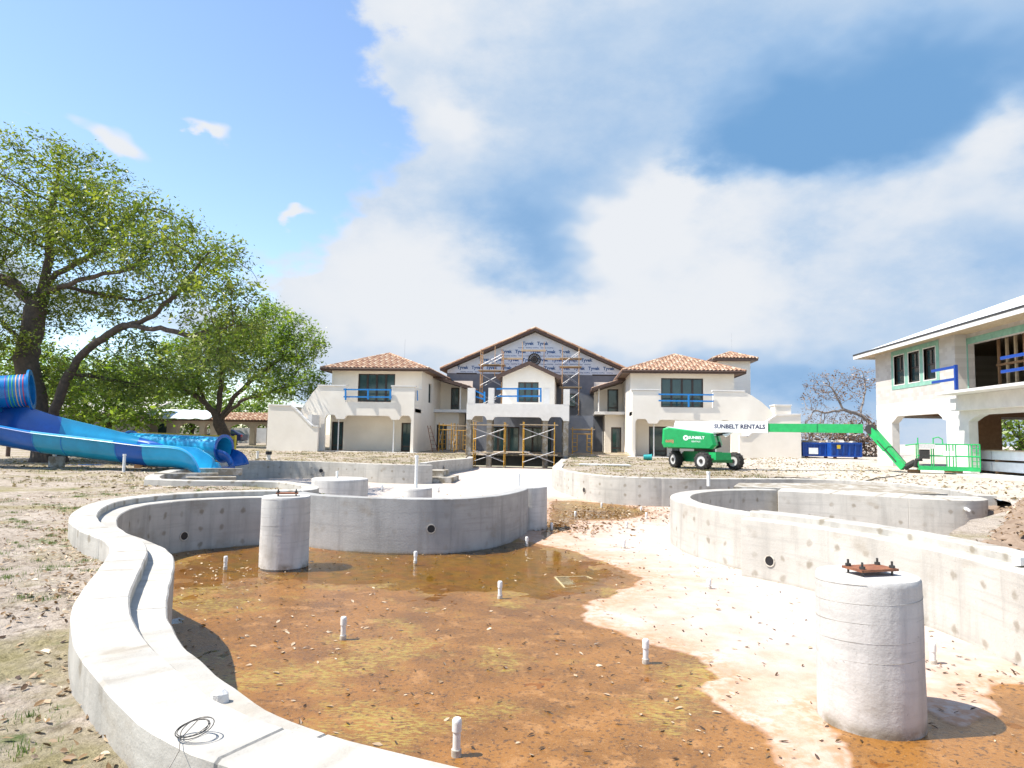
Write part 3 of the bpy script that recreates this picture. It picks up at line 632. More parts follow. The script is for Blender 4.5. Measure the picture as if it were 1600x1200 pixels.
def wing(s, xin, xout, win, d1, d2, side_win):
    """one wing; s = +1 the right wing, -1 the left; xin its inner wall, xout its outer wall"""
    xa, xb = min(xin, xout), max(xin, xout); yb = 72
    b = MB(); wall_x(b, xa, xb, FL - .4, 7.15, 56, 56.25, [win, d1, d2]); b.build('front_wall', 'stucco', house)
    b = MB(); wall_y(b, 56.252, yb, FL - .4, 7.148, xin if s > 0 else xin - .25, xin + .25 if s > 0 else xin, [side_win]); b.build('side_wall', 'stucco', house)
    b = MB(); wall_y(b, 56.252, yb, FL - .4, 7.148, xout - .25 if s > 0 else xout, xout if s > 0 else xout + .25); b.build('side_wall', 'stucco', house)
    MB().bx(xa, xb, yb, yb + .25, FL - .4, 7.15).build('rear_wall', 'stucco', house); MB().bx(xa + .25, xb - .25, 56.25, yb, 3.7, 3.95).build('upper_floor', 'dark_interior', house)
    window_x(house, win[0], win[1], win[2], win[3], 56.1, 4, .10, 'window')
    for d in (d1, d2): window_x(house, d[0], d[1], d[2], d[3], 56.1, 1, .11, 'door', rail=d[2] + .35)
    window_y(house, side_win[0], side_win[1], side_win[2], side_win[3], xin + (.14 if s > 0 else -.14), 1, .07, 'window', side=s)
    # hip roof
    ea, eb, yf, ybk, z = xa - .72, xb + .72, 55.2, yb + .7, 7.22; hw = (eb - ea) / 2; cx = (ea + eb) / 2; zt = z + hw * .385; A, B, C, D = (ea, yf, z), (eb, yf, z), (eb, ybk, z), (ea, ybk, z); R0, R1 = (cx, yf + hw, zt), (cx, ybk - hw, zt)
    tiled(house, A, B, R0, R0, 'roof'); tiled(house, B, C, R1, R0, 'roof'); tiled(house, D, A, R0, R1, 'roof'); ridge(house, [A, R0, R1]); ridge(house, [B, R0]); 
    b = MB(); b.bx(ea, eb, yf + .02, ybk, z - .17, z - .12); b.build('soffit', 'soffit_wood', house)
    f = MB(); f.bx(ea - .03, eb + .03, yf - .05, yf + .05, z - .22, z + .02); f.bx(ea - .05, ea + .05, yf + .05, ybk, z - .22, z + .018); f.bx(eb - .05, eb + .05, yf + .05, ybk, z - .22, z + .018); f.build('fascia', 'fascia_brown', house)
    g = MB(); g.tube([(ea - .02, yf - .11, z - .06), (eb + .02, yf - .11, z - .06)], .065, 8); g.build('gutter', 'fascia_brown', house, smooth=True)

YW, YL = 56.0, 53.4
def opn(pa, pb, ya, yb, Y): return (X_(pa, Y), X_(pb, Y), Z_(yb, Y, (pa + pb) / 2), Z_(ya, Y, (pa + pb) / 2))
XLI, XLO = X_(658, YW), X_(517, YW); XRI, XRO = X_(985, YW), X_(1147.5, YW)
w1 = opn(558, 616, 584, 628, YW); d1 = opn(519.5, 537.5, 650, 700, YW); d2 = opn(628, 646, 650, 700, YW)
d1 = (d1[0], d1[1], FL + .02, 2.75); d2 = (d2[0], d2[1], FL + .02, 2.75)
p0, p1 = PX(670, 600, XLI), PX(675, 600, XLI)
wing(-1, XLI, XLO, w1, d1, d2, (p0.y, p1.y, 4.6, 6.3))
w2 = opn(1033, 1099, 591, 637, YW); e1 = opn(1014, 1042, 655, 700, YW); e2 = opn(1050, 1062, 655, 700, YW); e1 = (e1[0], e1[1], FL + .02, 2.75); e2 = (e2[0], e2[1], FL + .02, 2.75)
wing(1, XRI, XRO, w2, e1, e2, (57.0, 57.6, 4.6, 6.3))

# loggia fronts with scalloped arches, parapet and the curved stair walls
def arc(x0, x1, z0, rise, n=8): return [(x0 + (x1 - x0) * k / n, z0 + rise * min(1.0, math.sin(math.pi * k / n) * (x1 - x0) / .62) ** .6) for k in range(n + 1)]
def loggia(pxs, parapet, outer, mirror):
    """pxs: opening bounds and corbels along the front in pixels; builds wall with notch at y = YL"""
    X = [X_(p, YL) for p in pxs]; g = FL - .5; zs, zt = 2.92, 3.12
    low = arc(X[0], X[1], zs, .34, 10) + arc(X[2], X[3], zs, .30, 22) + arc(X[4], X[5], zs, .34, 10)
    top = [(X_(px, YL), Z_(py, YL, px)) for px, py in parapet]
    poly = [(outer[0], g)] + [(X[0], g)] + low + [(X[5], g), (outer[1], g)] + top[::-1]
    o = MB().poly_xz(poly, YL, YL + .3).build('loggia_wall', 'stucco', house); return X, o
XL, lw = loggia([508, 526, 538, 612, 624, 643], [(470, 640), (478, 628), (487, 614), (496, 603), (538.5, 603.5), (539, 628), (610.5, 629), (611, 604.5), (647, 604.5)], (X_(470, YL), X_(647, YL)), False)
XR, rw = loggia([992, 1013, 1027, 1110, 1124, 1142], [(988, 610), (1031, 610.5), (1031.5, 636), (1114, 637), (1114.5, 612), (1162, 612), (1175, 618), (1190, 628), (1203, 640), (1212, 651)], (X_(988, YL), X_(1212, YL)), True)
for xx, o_ in ((XL, -1), (XR, 1)):
    xa, xb = (X_(496, YL), X_(647, YL)) if o_ < 0 else (X_(988, YL), X_(1160, YL))
    MB().bx(xa, xb, YL + .3, 55.998, 3.55, 3.85).build('balcony_slab', 'stucco', house)
    inner = xb if o_ < 0 else xa
    b = MB(); wall_y(b, YL + .301, 55.998, FL - .4, Z_(605 if o_ < 0 else 611, YL, 640 if o_ < 0 else 990) - .03, inner - (.3 if o_ < 0 else 0), inner + (0 if o_ < 0 else .3)); b.build('parapet', 'stucco', house)
    # coping on the parapet
    for pa, pb, py_ in (((496, 538.5, 603), (611, 648, 604)) if o_ < 0 else ((987, 1031.5, 609.6), (1114, 1163, 611.5))): z = Z_(py_, YL, (pa + pb) / 2); MB().bx(X_(pa, YL) - .05, X_(pb, YL) + .05, YL - .06, YL + .36, z - .01, z + .09).build('coping', 'white_stucco', house)
    # thin white shoring posts under the arches
    for px in ((530, 616, 643.5) if o_ < 0 else (991.5, 1021.5, 1118)): x = X_(px, YL + .5); MB().tube([(x, YL + .5, FL - .1), (x, YL + .5, 3.56)], .05, 8).build('shoring_post', 'white_paint', house, smooth=True)
    MB().bx(xa - .3, xb + .3, YL - .5, 56, -.2, FL).build('floor_slab', 'white_stucco', house)
# stair block in front of each wing: flat high end, curved coping down to a pier
YS = 51.2
def stair_block(pxs, flip):
    pts = [(X_(px, YS), Z_(py, YS, px)) for px, py in pxs]; xs = [p[0] for p in pts]; g = -.1
    poly = [(pts[0][0], g)] + pts + [(pts[-1][0], g)]; o = MB().poly_xz(poly, YS, YS + .28).build('stair_wall', 'stucco', house)
    b = MB()
    for p, q in zip(pts[:-1], pts[1:]):
        if abs(q[0] - p[0]) > .02: b.beam((p[0], YS + .14, p[1] + .03), (q[0] + .02, YS + .14, q[1] + .03), .40, .10)
    b.build('coping', 'white_stucco', o); return pts
L_ = stair_block([(419, 633), (454, 634), (462, 640.5), (470, 648.5), (478, 656.5), (489, 667), (489.5, 666), (498, 666.5)], False)
R_ = stair_block([(1155, 682), (1166.5, 682), (1167, 683), (1180, 672), (1194, 662), (1206, 654), (1213, 649.5), (1251, 648)], True)
for pts, s in ((L_, -1), (R_, 1)):
    x = pts[0][0] if s < 0 else pts[-1][0]; z = pts[0][1] if s < 0 else pts[-1][1]
    MB().bx(x if s < 0 else x - .28, x + .28 if s < 0 else x, YS + .281, 57.5, -.1, z - .002).build('stair_wall', 'stucco', house); MB().bx(x - .06, x + .34, YS + .3, 57.5, z, z + .09).build('coping', 'white_stucco', house) if s < 0 else MB().bx(x - .34, x + .06, YS + .3, 57.5, z, z + .09).build('coping', 'white_stucco', house)
MB().bx(X_(1211, 53), X_(1236, 53), 53, 54.2, 2.5, Z_(634, 53, 1220)).build('stair_pier', 'stucco', house); MB().bx(X_(1210, 53), X_(1237, 53), 52.94, 54.26, Z_(634, 53, 1220), Z_(632, 53, 1220)).build('coping', 'white_stucco', house)
for sx, x0, x1 in ((-1, X_(440, 53), X_(498, 53)), (1, X_(1160, 53), X_(1240, 53))):
    n = 10
    for k in range(n):
        t = k / n; xa = x1 + (x0 - x1) * t if sx > 0 else x0 + (x1 - x0) * t; xb = x1 + (x0 - x1) * (t + 1 / n) if sx > 0 else x0 + (x1 - x0) * (t + 1 / n); MB().bx(min(xa, xb), max(xa, xb), 51.6, 53.3, -.1, .4 + 3.1 * t).build('stair_step', 'white_stucco', house)

# recessed upper porches between the wings and the hall, with their lower shed roofs
def porch(s, x0, x1, post_px, door, gdoor):
    xa, xb = min(x0, x1), max(x0, x1)
    MB().bx(xa, xb, 61.3, 66, 3.86, 4.12).build('porch_slab', 'white_stucco', house)
    b = MB(); wall_x(b, xa, xb, 4.12, 7.0, 64.5, 64.7, [door]); b.build('porch_wall', 'stucco', house); window_x(house, *door, 64.55, 1, .12, 'door', rail=door[2] + .4)
    ga, gb = (xa, xb - .9) if s < 0 else (xa + .9, xb); b = MB(); wall_x(b, ga, gb, FL - .4, 3.86, 62.2, 62.45, [gdoor]); wall_y(b, 62.452, 66, FL - .4, 3.858, gb - .25 if s < 0 else ga, gb if s < 0 else ga + .25); b.build('porch_base_wall', 'stucco', house); window_x(house, *gdoor, 62.28, 1, .14, 'door', rail=gdoor[2] + .45)
    x = X_(post_px, 61.6); MB().tube([(x, 61.6, 4.1), (x, 61.6, 6.5)], .06, 8).build('porch_post', 'white_paint', house, smooth=True)
    lo, hi = (x1 + .3, x0 - .75) if s < 0 else (x1 - .3, x0 + .75); zl, zh = 6.12, 7.3
    if s < 0: o = tiled(house, (lo, 60.7, zl), (lo, 66, zl), (hi, 66, zh), (hi, 60.7, zh), 'roof')
    else: o = tiled(house, (lo, 66, zl), (lo, 60.7, zl), (hi, 60.7, zh), (hi, 66, zh), 'roof')
    b = MB(); b.beam((lo, 60.66, zl - .06), (hi, 60.66, zh - .06), .08, .24); b.beam((lo, 60.7, zl - .06), (lo, 66, zl - .06), .08, .22); b.build('fascia', 'fascia_brown', o)
DL = opn(704, 717, 606, 640, 64.5); GL = opn(683, 699, 658, 704, 62.2); porch(-1, XLI, X_(730, 61.3), 719, (DL[0], DL[1], 4.14, 6.35), (GL[0], GL[1], FL, 2.75))
DR = opn(949, 966, 606, 640, 64.5); GR = opn(955, 971, 665, 708, 62.2); porch(1, XRI, X_(930, 61.3), 935.5, (DR[0], DR[1], 4.14, 6.35), (GR[0], GR[1], FL, 2.75))

# central hall: grey block wall below, wrapped gable above
YH = 66.0
gx0, gx1, gxm = X_(697, YH), X_(973, YH), X_(835, YH); gz, ga = Z_(579, YH, 800), Z_(519, YH, 835)
MB().poly_xz([(gx0, FL - .5), (gx1, FL - .5), (gx1, gz), (gxm, ga), (gx0, gz)], YH, YH + .3).build('gable_wall', 'grey_block_wall', house)
wz = Z_(584, YH, 835); wr = MB().poly_xz([(gx0 + .05, wz), (gx1 - .05, wz - .1), (gx1 - .05, gz), (gxm, ga - .05), (gx0 + .05, gz)], YH - .04, YH - .004).build('house_wrap', 'house_wrap_sheet', house)
MB().bx(X_(712, YH), X_(744, YH), YH - .05, YH - .041, wz - .10, wz + .03).build('flashing_strip', 'bronze_frame', house); MB().bx(X_(925, YH), X_(968, YH), YH - .05, YH - .041, wz - .15, wz - .02).build('flashing_strip', 'bronze_frame', house)
def text_mesh(s, size, bold=False):
    cu = bpy.data.curves.new('lettering', 'FONT'); cu.body = s; cu.size = size; cu.align_x = 'CENTER'; cu.resolution_u = 2; cu.offset = .012 * size * (3 if bold else 1)
    o = bpy.data.objects.new('tmp', cu); COL.objects.link(o); dg = bpy.context.evaluated_depsgraph_get(); me = bpy.data.meshes.new_from_object(o.evaluated_get(dg)); bpy.data.objects.remove(o); bpy.data.curves.remove(cu)
    v = [tuple(p.co) for p in me.vertices]; f = [tuple(p.vertices) for p in me.polygons]; bpy.data.meshes.remove(me); return v, f
tv, tf = text_mesh('Tyvek', .44, True); sv, sf = text_mesh('HomeWrap', .15, True); print_ = MB()
def stamp(b, v, f, x, y, z, k=1.0, shear=0.0):
    i = len(b.v); b.v += [(x + p[0] * k, y, z + p[1] * k + shear * p[0]) for p in v]; b.f += [tuple(i + j for j in q) for q in f]
for r in range(6):
    z = wz + .30 + r * .80; half = (ga - .35 - z) / (ga - gz) * (gx1 - gx0) / 2
    n = int(half / .7) + 1
    for k in range(-n, n + 1):
        x = gxm + k * 1.42 + (.71 if r % 2 else 0)
        if abs(x - gxm) < min(half, (gx1 - gx0) / 2) - .55: stamp(print_, tv, tf, x, YH - .046, z + .12)
        for dx in (.1, .75):
            if abs(x + dx - gxm) < min(half, (gx1 - gx0) / 2) - .5: stamp(print_, sv, sf, x + dx, YH - .046, z - .2, .8)
print_.build('printed_lettering', 'wrap_print', wr, fix=False)['kind'] = 'stuff'
# round gable vent
vx, vz = X_(834, YH), Z_(562, YH, 834); b = MB()
for r0, r1 in ((.62, .50), (.36, .26), (.12, .0)):
    n = 24
    for k in range(n):
        a0, a1 = 2 * math.pi * k / n, 2 * math.pi * (k + 1) / n; i = len(b.v); b.v += [(vx + r * math.cos(a), YH - dy, vz + r * math.sin(a)) for dy in (.05, .13) for (r, a) in ((r0, a0), (r0, a1), (r1, a1), (r1, a0))]
        b.f += [(i, i + 1, i + 2, i + 3), (i + 7, i + 6, i + 5, i + 4), (i, i + 4, i + 5, i + 1), (i + 2, i + 6, i + 7, i + 3)]
for k in range(8): a0 = math.pi * k / 8; b.beam((vx + .6 * math.cos(a0), YH - .09, vz + .6 * math.sin(a0)), (vx - .6 * math.cos(a0), YH - .09, vz - .6 * math.sin(a0)), .04, .05)
b.build('gable_vent', 'bronze_frame', house, fix=True)
# hall roof
ov = .55; hz = .25; yA, yB = YH - .75, 84
sl_ = (ga - gz) / (gxm - gx0); el_, er_ = (gx0 - ov, gz - ov * sl_ + hz), (gx1 + ov, gz - ov * sl_ + hz); ap = (gxm, ga + hz)
tiled(house, (el_[0], yB, el_[1]), (el_[0], yA, el_[1]), (ap[0], yA, ap[1]), (ap[0], yB, ap[1]), 'roof'); tiled(house, (er_[0], yA, er_[1]), (er_[0], yB, er_[1]), (ap[0], yB, ap[1]), (ap[0], yA, ap[1]), 'roof')
b = MB(); b.beam((el_[0], yA, el_[1] - .08), (ap[0] + .03, yA, ap[1] - .08), .12, .26); b.beam((er_[0], yA - .003, er_[1] - .08), (ap[0] - .03, yA - .003, ap[1] - .08), .12, .26); b.build('rake_board', 'fascia_brown', house); ridge(house, [(el_[0], yA - .02, el_[1] + .1), (ap[0], yA - .02, ap[1] + .1), (er_[0], yA - .02, er_[1] + .1)], .1)
for x in (gx0, gx1): MB().bx(x - .001 if x == gx0 else x - .3, x + .3 if x == gx0 else x + .001, YH + .301, 84, FL - .5, gz).build('side_wall', 'grey_block_wall', house)
# hall doors and windows seen past the porch
for pa, pb, ya, yb in ((887, 900, 615, 636),): o = opn(pa, pb, ya, yb, YH - .1); window_x(house, *o, YH - .12, 1, .1, 'window')

# small gabled bay above the porch
YB = 57.0
bx0, bx1, bxm = X_(784.5, YB), X_(866, YB), X_(826, YB); bz, ba = Z_(588, YB, 800), Z_(570, YB, 826); zf = 4.1
bw = opn(809, 841, 597, 628.5, YB)
b = MB(); wall_x(b, bx0, bx1, zf, bz, YB, YB + .25, [bw]); b.poly_xz([(bx0, bz), (bx1, bz), (bxm, ba)], YB, YB + .25); b.build('bay_wall', 'stucco', house)
for x in (bx0, bx1 - .25): MB().bx(x, x + .25, YB + .251, YH, zf, bz).build('bay_side_wall', 'stucco', house)
window_x(house, *bw, YB + .1, 3, .09, 'window'); MB().bx(X_(849, YB), X_(858.5, YB), YB - .03, YB - .002, zf + .1, Z_(607, YB, 850)).build('bay_panel', 'white_stucco', house)
s2 = (ba - bz) / (bxm - bx0); o2 = .5; bl, br = (bx0 - o2, bz - o2 * s2 + .14), (bx1 + o2, bz - o2 * s2 + .14); bt = (bxm, ba + .14)
tiled(house, (bl[0], YH, bl[1]), (bl[0], YB - .5, bl[1]), (bt[0], YB - .5, bt[1]), (bt[0], YH, bt[1]), 'roof'); tiled(house, (br[0], YB - .5, br[1]), (br[0], YH, br[1]), (bt[0], YH, bt[1]), (bt[0], YB - .5, bt[1]), 'roof')
b = MB(); b.beam((bl[0], YB - .52, bl[1] - .03), (bt[0] + .02, YB - .52, bt[1] - .03), .1, .3); b.beam((br[0], YB - .523, br[1] - .03), (bt[0] - .02, YB - .523, bt[1] - .03), .1, .3); b.build('rake_board', 'fascia_brown', house)

# porch below: columns, scalloped beam, balcony with posts and blue guard rail
YP = 50.0
pxx = [X_(p, YP) for p in (729, 889.5)]; zt_, zb_ = Z_(631, YP, 800), Z_(657, YP, 800)
xs = [X_(p, YP) for p in (737.5, 761, 770, 848, 857, 880.5)]
low = arc(xs[0], xs[1], zb_, .30, 10) + arc(xs[2], xs[3], zb_, .26, 22) + arc(xs[4], xs[5], zb_, .30, 10)
MB().poly_xz([(pxx[0], zb_)] + low + [(pxx[1], zb_), (pxx[1], zt_), (pxx[0], zt_)], YP, YP + .35).build('porch_beam', 'white_stucco', house)
for x in pxx: MB().bx(x if x == pxx[0] else x - .35, x + .35 if x == pxx[0] else x, YP + .351, YB, zb_, zt_ - .002).build('porch_beam', 'white_stucco', house)
MB().bx(pxx[0] + .35, pxx[1] - .35, YP + .35, YB - .002, zt_ - .45, zt_ - .25).build('balcony_slab', 'white_stucco', house)
for px, base in ((733.5, -.1), (765.5, floor_z(50) - .1), (852.5, floor_z(50) - .1), (884.5, -.2)): x = X_(px, YP + .17); MB().bx(x - .19, x + .19, YP - .02, YP + .37, base, zb_ + .02).build('porch_column', CK, house)
for px in (737, 768, 850, 882): x = X_(px, 55.2); MB().bx(x - .19, x + .19, 55.0, 55.4, -.5, zb_ + .4).build('porch_column', CK, house)
for pa, pb, ya in ((730, 741, 606), (762.5, 771, 606), (880, 890, 608)): MB().bx(X_(pa, YP), X_(pb, YP), YP - .01, YP + .5, zt_ - .01, Z_(ya, YP, pa)).build('balcony_post', 'white_stucco', house)
b = MB(); wall_x(b, gx0 + 3.5, gx1 - 3.0, -.5, zt_ - .45, 60, 60.3, [(X_(700 + 62, 60), X_(812, 60), .4, 2.6), (X_(818, 60), X_(862, 60), .4, 2.6)]); b.build('porch_rear_wall', 'grey_block_wall', house)
for pa, pb in ((762, 812), (818, 862)): window_x(house, X_(pa, 60), X_(pb, 60), .4, 2.6, 60.1, 3, .1, 'door')
MB().bx(pxx[0] - .2, pxx[1] + .2, 54.6, 66, -.6, FL).build('porch_floor', 'grey_block_wall', house)
def guard_rail(parent, segs, posts, Y, m='railing_blue', h=.11):
    o = None
    for (pa, ya, pb, yb) in segs: r = MB().beam(PY(pa, ya, Y), PY(pb, yb, Y), .06, h).build('guard_rail', m, parent)
    for (px, ya, yb) in posts: MB().beam(PY(px, ya, Y - .06), PY(px, yb, Y - .06), .12, .09).build('rail_post', m, parent)
guard_rail(house, [(776, 607.5, 846, 607.5), (776, 619, 846, 619)], [(809, 606, 628), (845, 606, 628)], YP + .1)
guard_rail(house, [(741, 610, 757, 617), (741, 619, 757, 624)], [(757, 612, 628)], YP + .5)
guard_rail(house, [(537, 608.5, 612, 609), (537, 620, 612, 620.5)], [(540, 607, 625), (575, 608, 624), (610, 608, 624)], YL - .1)
guard_rail(house, [(1029, 616, 1115, 617), (1029, 626, 1115, 627)], [(1076, 617, 636)], YL - .1)
guard_rail(house, [(652, 610, 652.5, 626)], [], YL + .4)
# stair tower behind the right wing
tx0, tx1 = X_(1122, 66), X_(1173, 66); tz = Z_(561, 66, 1150)
MB().bx(tx0, tx1, 66, 69.2, FL, tz).build('tower_wall', 'stucco', house)
A, B, C, D = (tx0 - .55, 65.4, tz + .02), (tx1 + .55, 65.4, tz + .02), (tx1 + .55, 69.8, tz + .02), (tx0 - .55, 69.8, tz + .02); ap_ = ((tx0 + tx1) / 2, 67.6, tz + .85)
tiled(house, A, B, ap_, ap_, 'roof'); tiled(house, B, C, ap_, ap_, 'roof'); tiled(house, D, A, ap_, ap_, 'roof'); ridge(house, [A, ap_]); ridge(house, [B, ap_])
b = MB(); b.bx(A[0] - .02, B[0] + .02, 65.35, 69.85, tz - .2, tz - .0); b.build('fascia', 'fascia_brown', house)
for px, py, yy in ((1143, 521, 67.6), (633, 530, 64)): q = PY(px, py, yy); MB().tube([(q.x, yy, q.z - 2.4), (q.x, yy, q.z)], .012, 6).build('lightning_rod', 'galvanised', house)

# ================================================================== building on the right: block carport with upper floor
mat('block_wall', (.52, .49, .45), .92, .10, 2.0, .3, 40, col2=(.44, .41, .37)); mat('white_render', (.66, .64, .60), .85, .05, 2); mat('green_sheathing', (.22, .42, .33), .8, .1, 4); mat('roof_membrane', (.80, .80, .80), .6, .04, 2); mat('timber', (.32, .19, .10), .85, .25, 6, col2=(.22, .12, .06)); mat('foam_board', (.72, .74, .77), .6, .05, 3); mat('slab_white', (.66, .645, .61), .85, .08, 2)
def block_material():
    m = bpy.data.materials.new('concrete_blockwork'); m.use_nodes = True; N = m.node_tree.nodes; L = m.node_tree.links; b = N['Principled BSDF']; b.inputs['Roughness'].default_value = .92
    g = N.new('ShaderNodeNewGeometry'); sp = N.new('ShaderNodeSeparateXYZ'); L.new(g.outputs['Position'], sp.inputs[0]); cb = N.new('ShaderNodeCombineXYZ'); L.new(sp.outputs[1], cb.inputs[0]); L.new(sp.outputs[2], cb.inputs[1])
    br = N.new('ShaderNodeTexBrick'); L.new(cb.outputs[0], br.inputs['Vector']); br.inputs['Scale'].default_value = 1; br.inputs['Brick Width'].default_value = .40; br.inputs['Row Height'].default_value = .20; br.inputs['Mortar Size'].default_value = .006; br.inputs['Color1'].default_value = (.53, .50, .455, 1); br.inputs['Color2'].default_value = (.44, .405, .365, 1); br.inputs['Mortar'].default_value = (.47, .45, .42, 1)
    L.new(br.outputs['Color'], b.inputs['Base Color']); bp = N.new('ShaderNodeBump'); bp.inputs['Strength'].default_value = .4; bp.inputs['Distance'].default_value = .01; L.new(br.outputs['Fac'], bp.inputs['Height']); bp.invert = True; L.new(bp.outputs[0], b.inputs['Normal']); MATS['concrete_blockwork'] = m
block_material()
XB = 18.4
carport = thing('carport_building', 'unfinished concrete block building with open ground floor, green window surrounds and white roof', 'building', (23, 36, .3))
def yb_(px, py=640, X=XB): return PX(px, py, X).y
YC, YE = 42.65, yb_(1495)                       # far corner and where the front steps back
wins = []
for pa, pb, ya, yb in ((1397.3, 1413.3, 557, 601), (1420, 1437.3, 549, 597), (1444, 1462.7, 541.5, 592)):
    y1, y0 = yb_(pa, 580), yb_(pb, 580); wins.append((y0, y1, 4.98, 6.60))
b = MB(); wall_y(b, YE, YC, 3.95, 6.95, XB, XB + .3, wins); b.build('upper_wall', 'concrete_blockwork', carport)
for y0, y1, z0, z1 in wins:
    o = window_y(carport, y0, y1, z0, z1, XB + .10, 1, .08, 'window', side=1, rails=(5.75,))
    MB().bx(XB + .1, XB + .17, (y0 + y1) / 2 - .02, (y0 + y1) / 2 + .02, 5.8, z1 - .06).build('muntin', 'bronze_frame', o)
    t = MB(); t.bx(XB - .03, XB + .1, y0 - .05, y0, z0 - .05, z1 + .05); t.bx(XB - .03, XB + .1, y1, y1 + .05, z0 - .05, z1 + .05); t.bx(XB - .03, XB + .1, y0 + .001, y1 - .001, z1, z1 + .05); t.bx(XB - .03, XB + .1, y0 + .001, y1 - .001, z0 - .05, z0); t.build('casing', 'white_render', o)
ya, yb = wins[2][0] - .32, wins[0][1] + .32
g_ = [(ya, 4.72), (yb, 4.72), (yb, 6.90), (ya, 6.90)]
t = MB(); wall_y(t, ya, yb, 4.72, 6.90, XB - .02, XB - .002, [(w[0] - .05, w[1] + .05, w[2] - .05, w[3] + .05) for w in wins]); t.build('window_surround', 'green_sheathing', carport)
# lower wall with the arched drive-through
a0, a1 = yb_(1478), yb_(1393); o0 = yb_(1513); zz = .1
low = [(YC, zz), (a1, zz), (a1, 2.85), (a1 - .35, 3.02), (a1 - .7, 3.22), (a0 + .75, 3.22), (a0 + .38, 3.02), (a0 + .3, 2.9), (a0, 2.85), (a0, zz), (o0, zz), (o0, 2.75), (o0 - .5, 2.95), (o0 - .9, 3.05), (19.0, 3.05), (19.0, zz), (14.0, zz), (14.0, 3.949), (YC, 3.949)]
MB().poly_yz(low, XB - .003, XB + .4).build('arched_wall', 'white_render', carport)
# north wall: two openings through which sky and trees show
b = MB(); wall_x(b, XB + .3, 31, .1, 6.95, YC - .3, YC - .001, [(19.2, 22.7, .1, 3.2), (25.2, 30.4, .1, 3.2)]); b.build('north_wall', 'concrete_blockwork', carport)
b = MB(); wall_y(b, 14, YC - .301, .1, 6.95, 31, 31.3, [(20, 27, .1, 3.2), (31, 38, .1, 3.2)]); b.build('east_wall', 'concrete_blockwork', carport)
MB().bx(23.1, 25.0, YC - .8, YC - .31, .1, 3.6).build('inner_wall', 'timber', carport)
MB().bx(XB + .401, 31, 14, YC - .301, 3.6, 3.85).build('ceiling', 'timber', carport)
for k in range(22): y = 15 + k * 1.25; MB().bx(XB + .42, 30.9, y, y + .06, 3.3, 3.598).build('joist', 'timber', carport)
MB().bx(17.2, 31.2, 13, YC + .15, -.2, .38).build('floor_slab', 'slab_white', carport)
# recessed upper front with the framed opening
XR_ = 18.95
b = MB(); wall_y(b, 13, YE - .001, 4.05, 6.95, XR_, XR_ + .3, [(14, yb_(1514, 600, XR_), 4.1, 6.45)]); b.build('upper_wall', 'concrete_blockwork', carport)
MB().bx(XB + .301, XR_ + .3, YE + .001, YE + .25, 3.96, 6.949).build('return_wall', 'concrete_blockwork', carport)
y1 = yb_(1514, 600, XR_)
t = MB(); t.bx(XR_ - .02, XR_ - .002, y1 - .02, y1 + .42, 4.1, 6.75); t.build('sheathing_strip', 'green_sheathing', carport); t = MB(); t.bx(XR_ - .02, XR_ - .002, 13, y1 - .021, 6.45, 6.75); t.build('sheathing_strip', 'green_sheathing', carport)
for k in range(28):
    y = y1 - .25 - k * .62; MB().bx(XR_ + 1.2, XR_ + 1.3, y - .05, y + .05, 4.05, 6.9).build('stud', 'plank_wood' if k % 3 else 'timber', carport)
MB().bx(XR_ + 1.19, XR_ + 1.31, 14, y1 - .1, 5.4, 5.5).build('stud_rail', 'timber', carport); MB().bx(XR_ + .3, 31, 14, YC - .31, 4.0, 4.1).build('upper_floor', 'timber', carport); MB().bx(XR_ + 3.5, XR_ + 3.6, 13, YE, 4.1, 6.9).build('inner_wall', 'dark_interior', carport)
mat('rail_dark_blue', (.004, .05, .30), .5, .12, 20)
# balcony slab, beam and rails
ye = PX(1461, 618, 17.0).y; MB().bx(17.0, XR_ - .001, 13, ye, 3.955, 4.07).build('balcony_slab', 'slab_white', carport); MB().bx(17.95, XB - .01, 13, YE - .3, 3.25, 3.948).build('balcony_beam', 'white_render', carport)
def rail_y(parent, X, y0, y1, z): MB().bx(X - .03, X + .03, y0, y1, z - .06, z + .06).build('guard_rail', 'rail_dark_blue', parent)
yr0, yr1 = yb_(1493, 580, 17.1), yb_(1463, 580, 17.1)
rail_y(carport, 17.1, yr0, yr1 + .4, 5.12); rail_y(carport, 17.1, yr0, yr1 + .4, 4.58); MB().bx(17.02, 17.14, yr0 - .12, yr0, 4.09, 5.2).build('rail_post', 'rail_dark_blue', carport)
yr2 = yb_(1564, 560, 17.1); rail_y(carport, 17.1, 14, yr2, 5.12); rail_y(carport, 17.1, 14, yr2, 4.58)
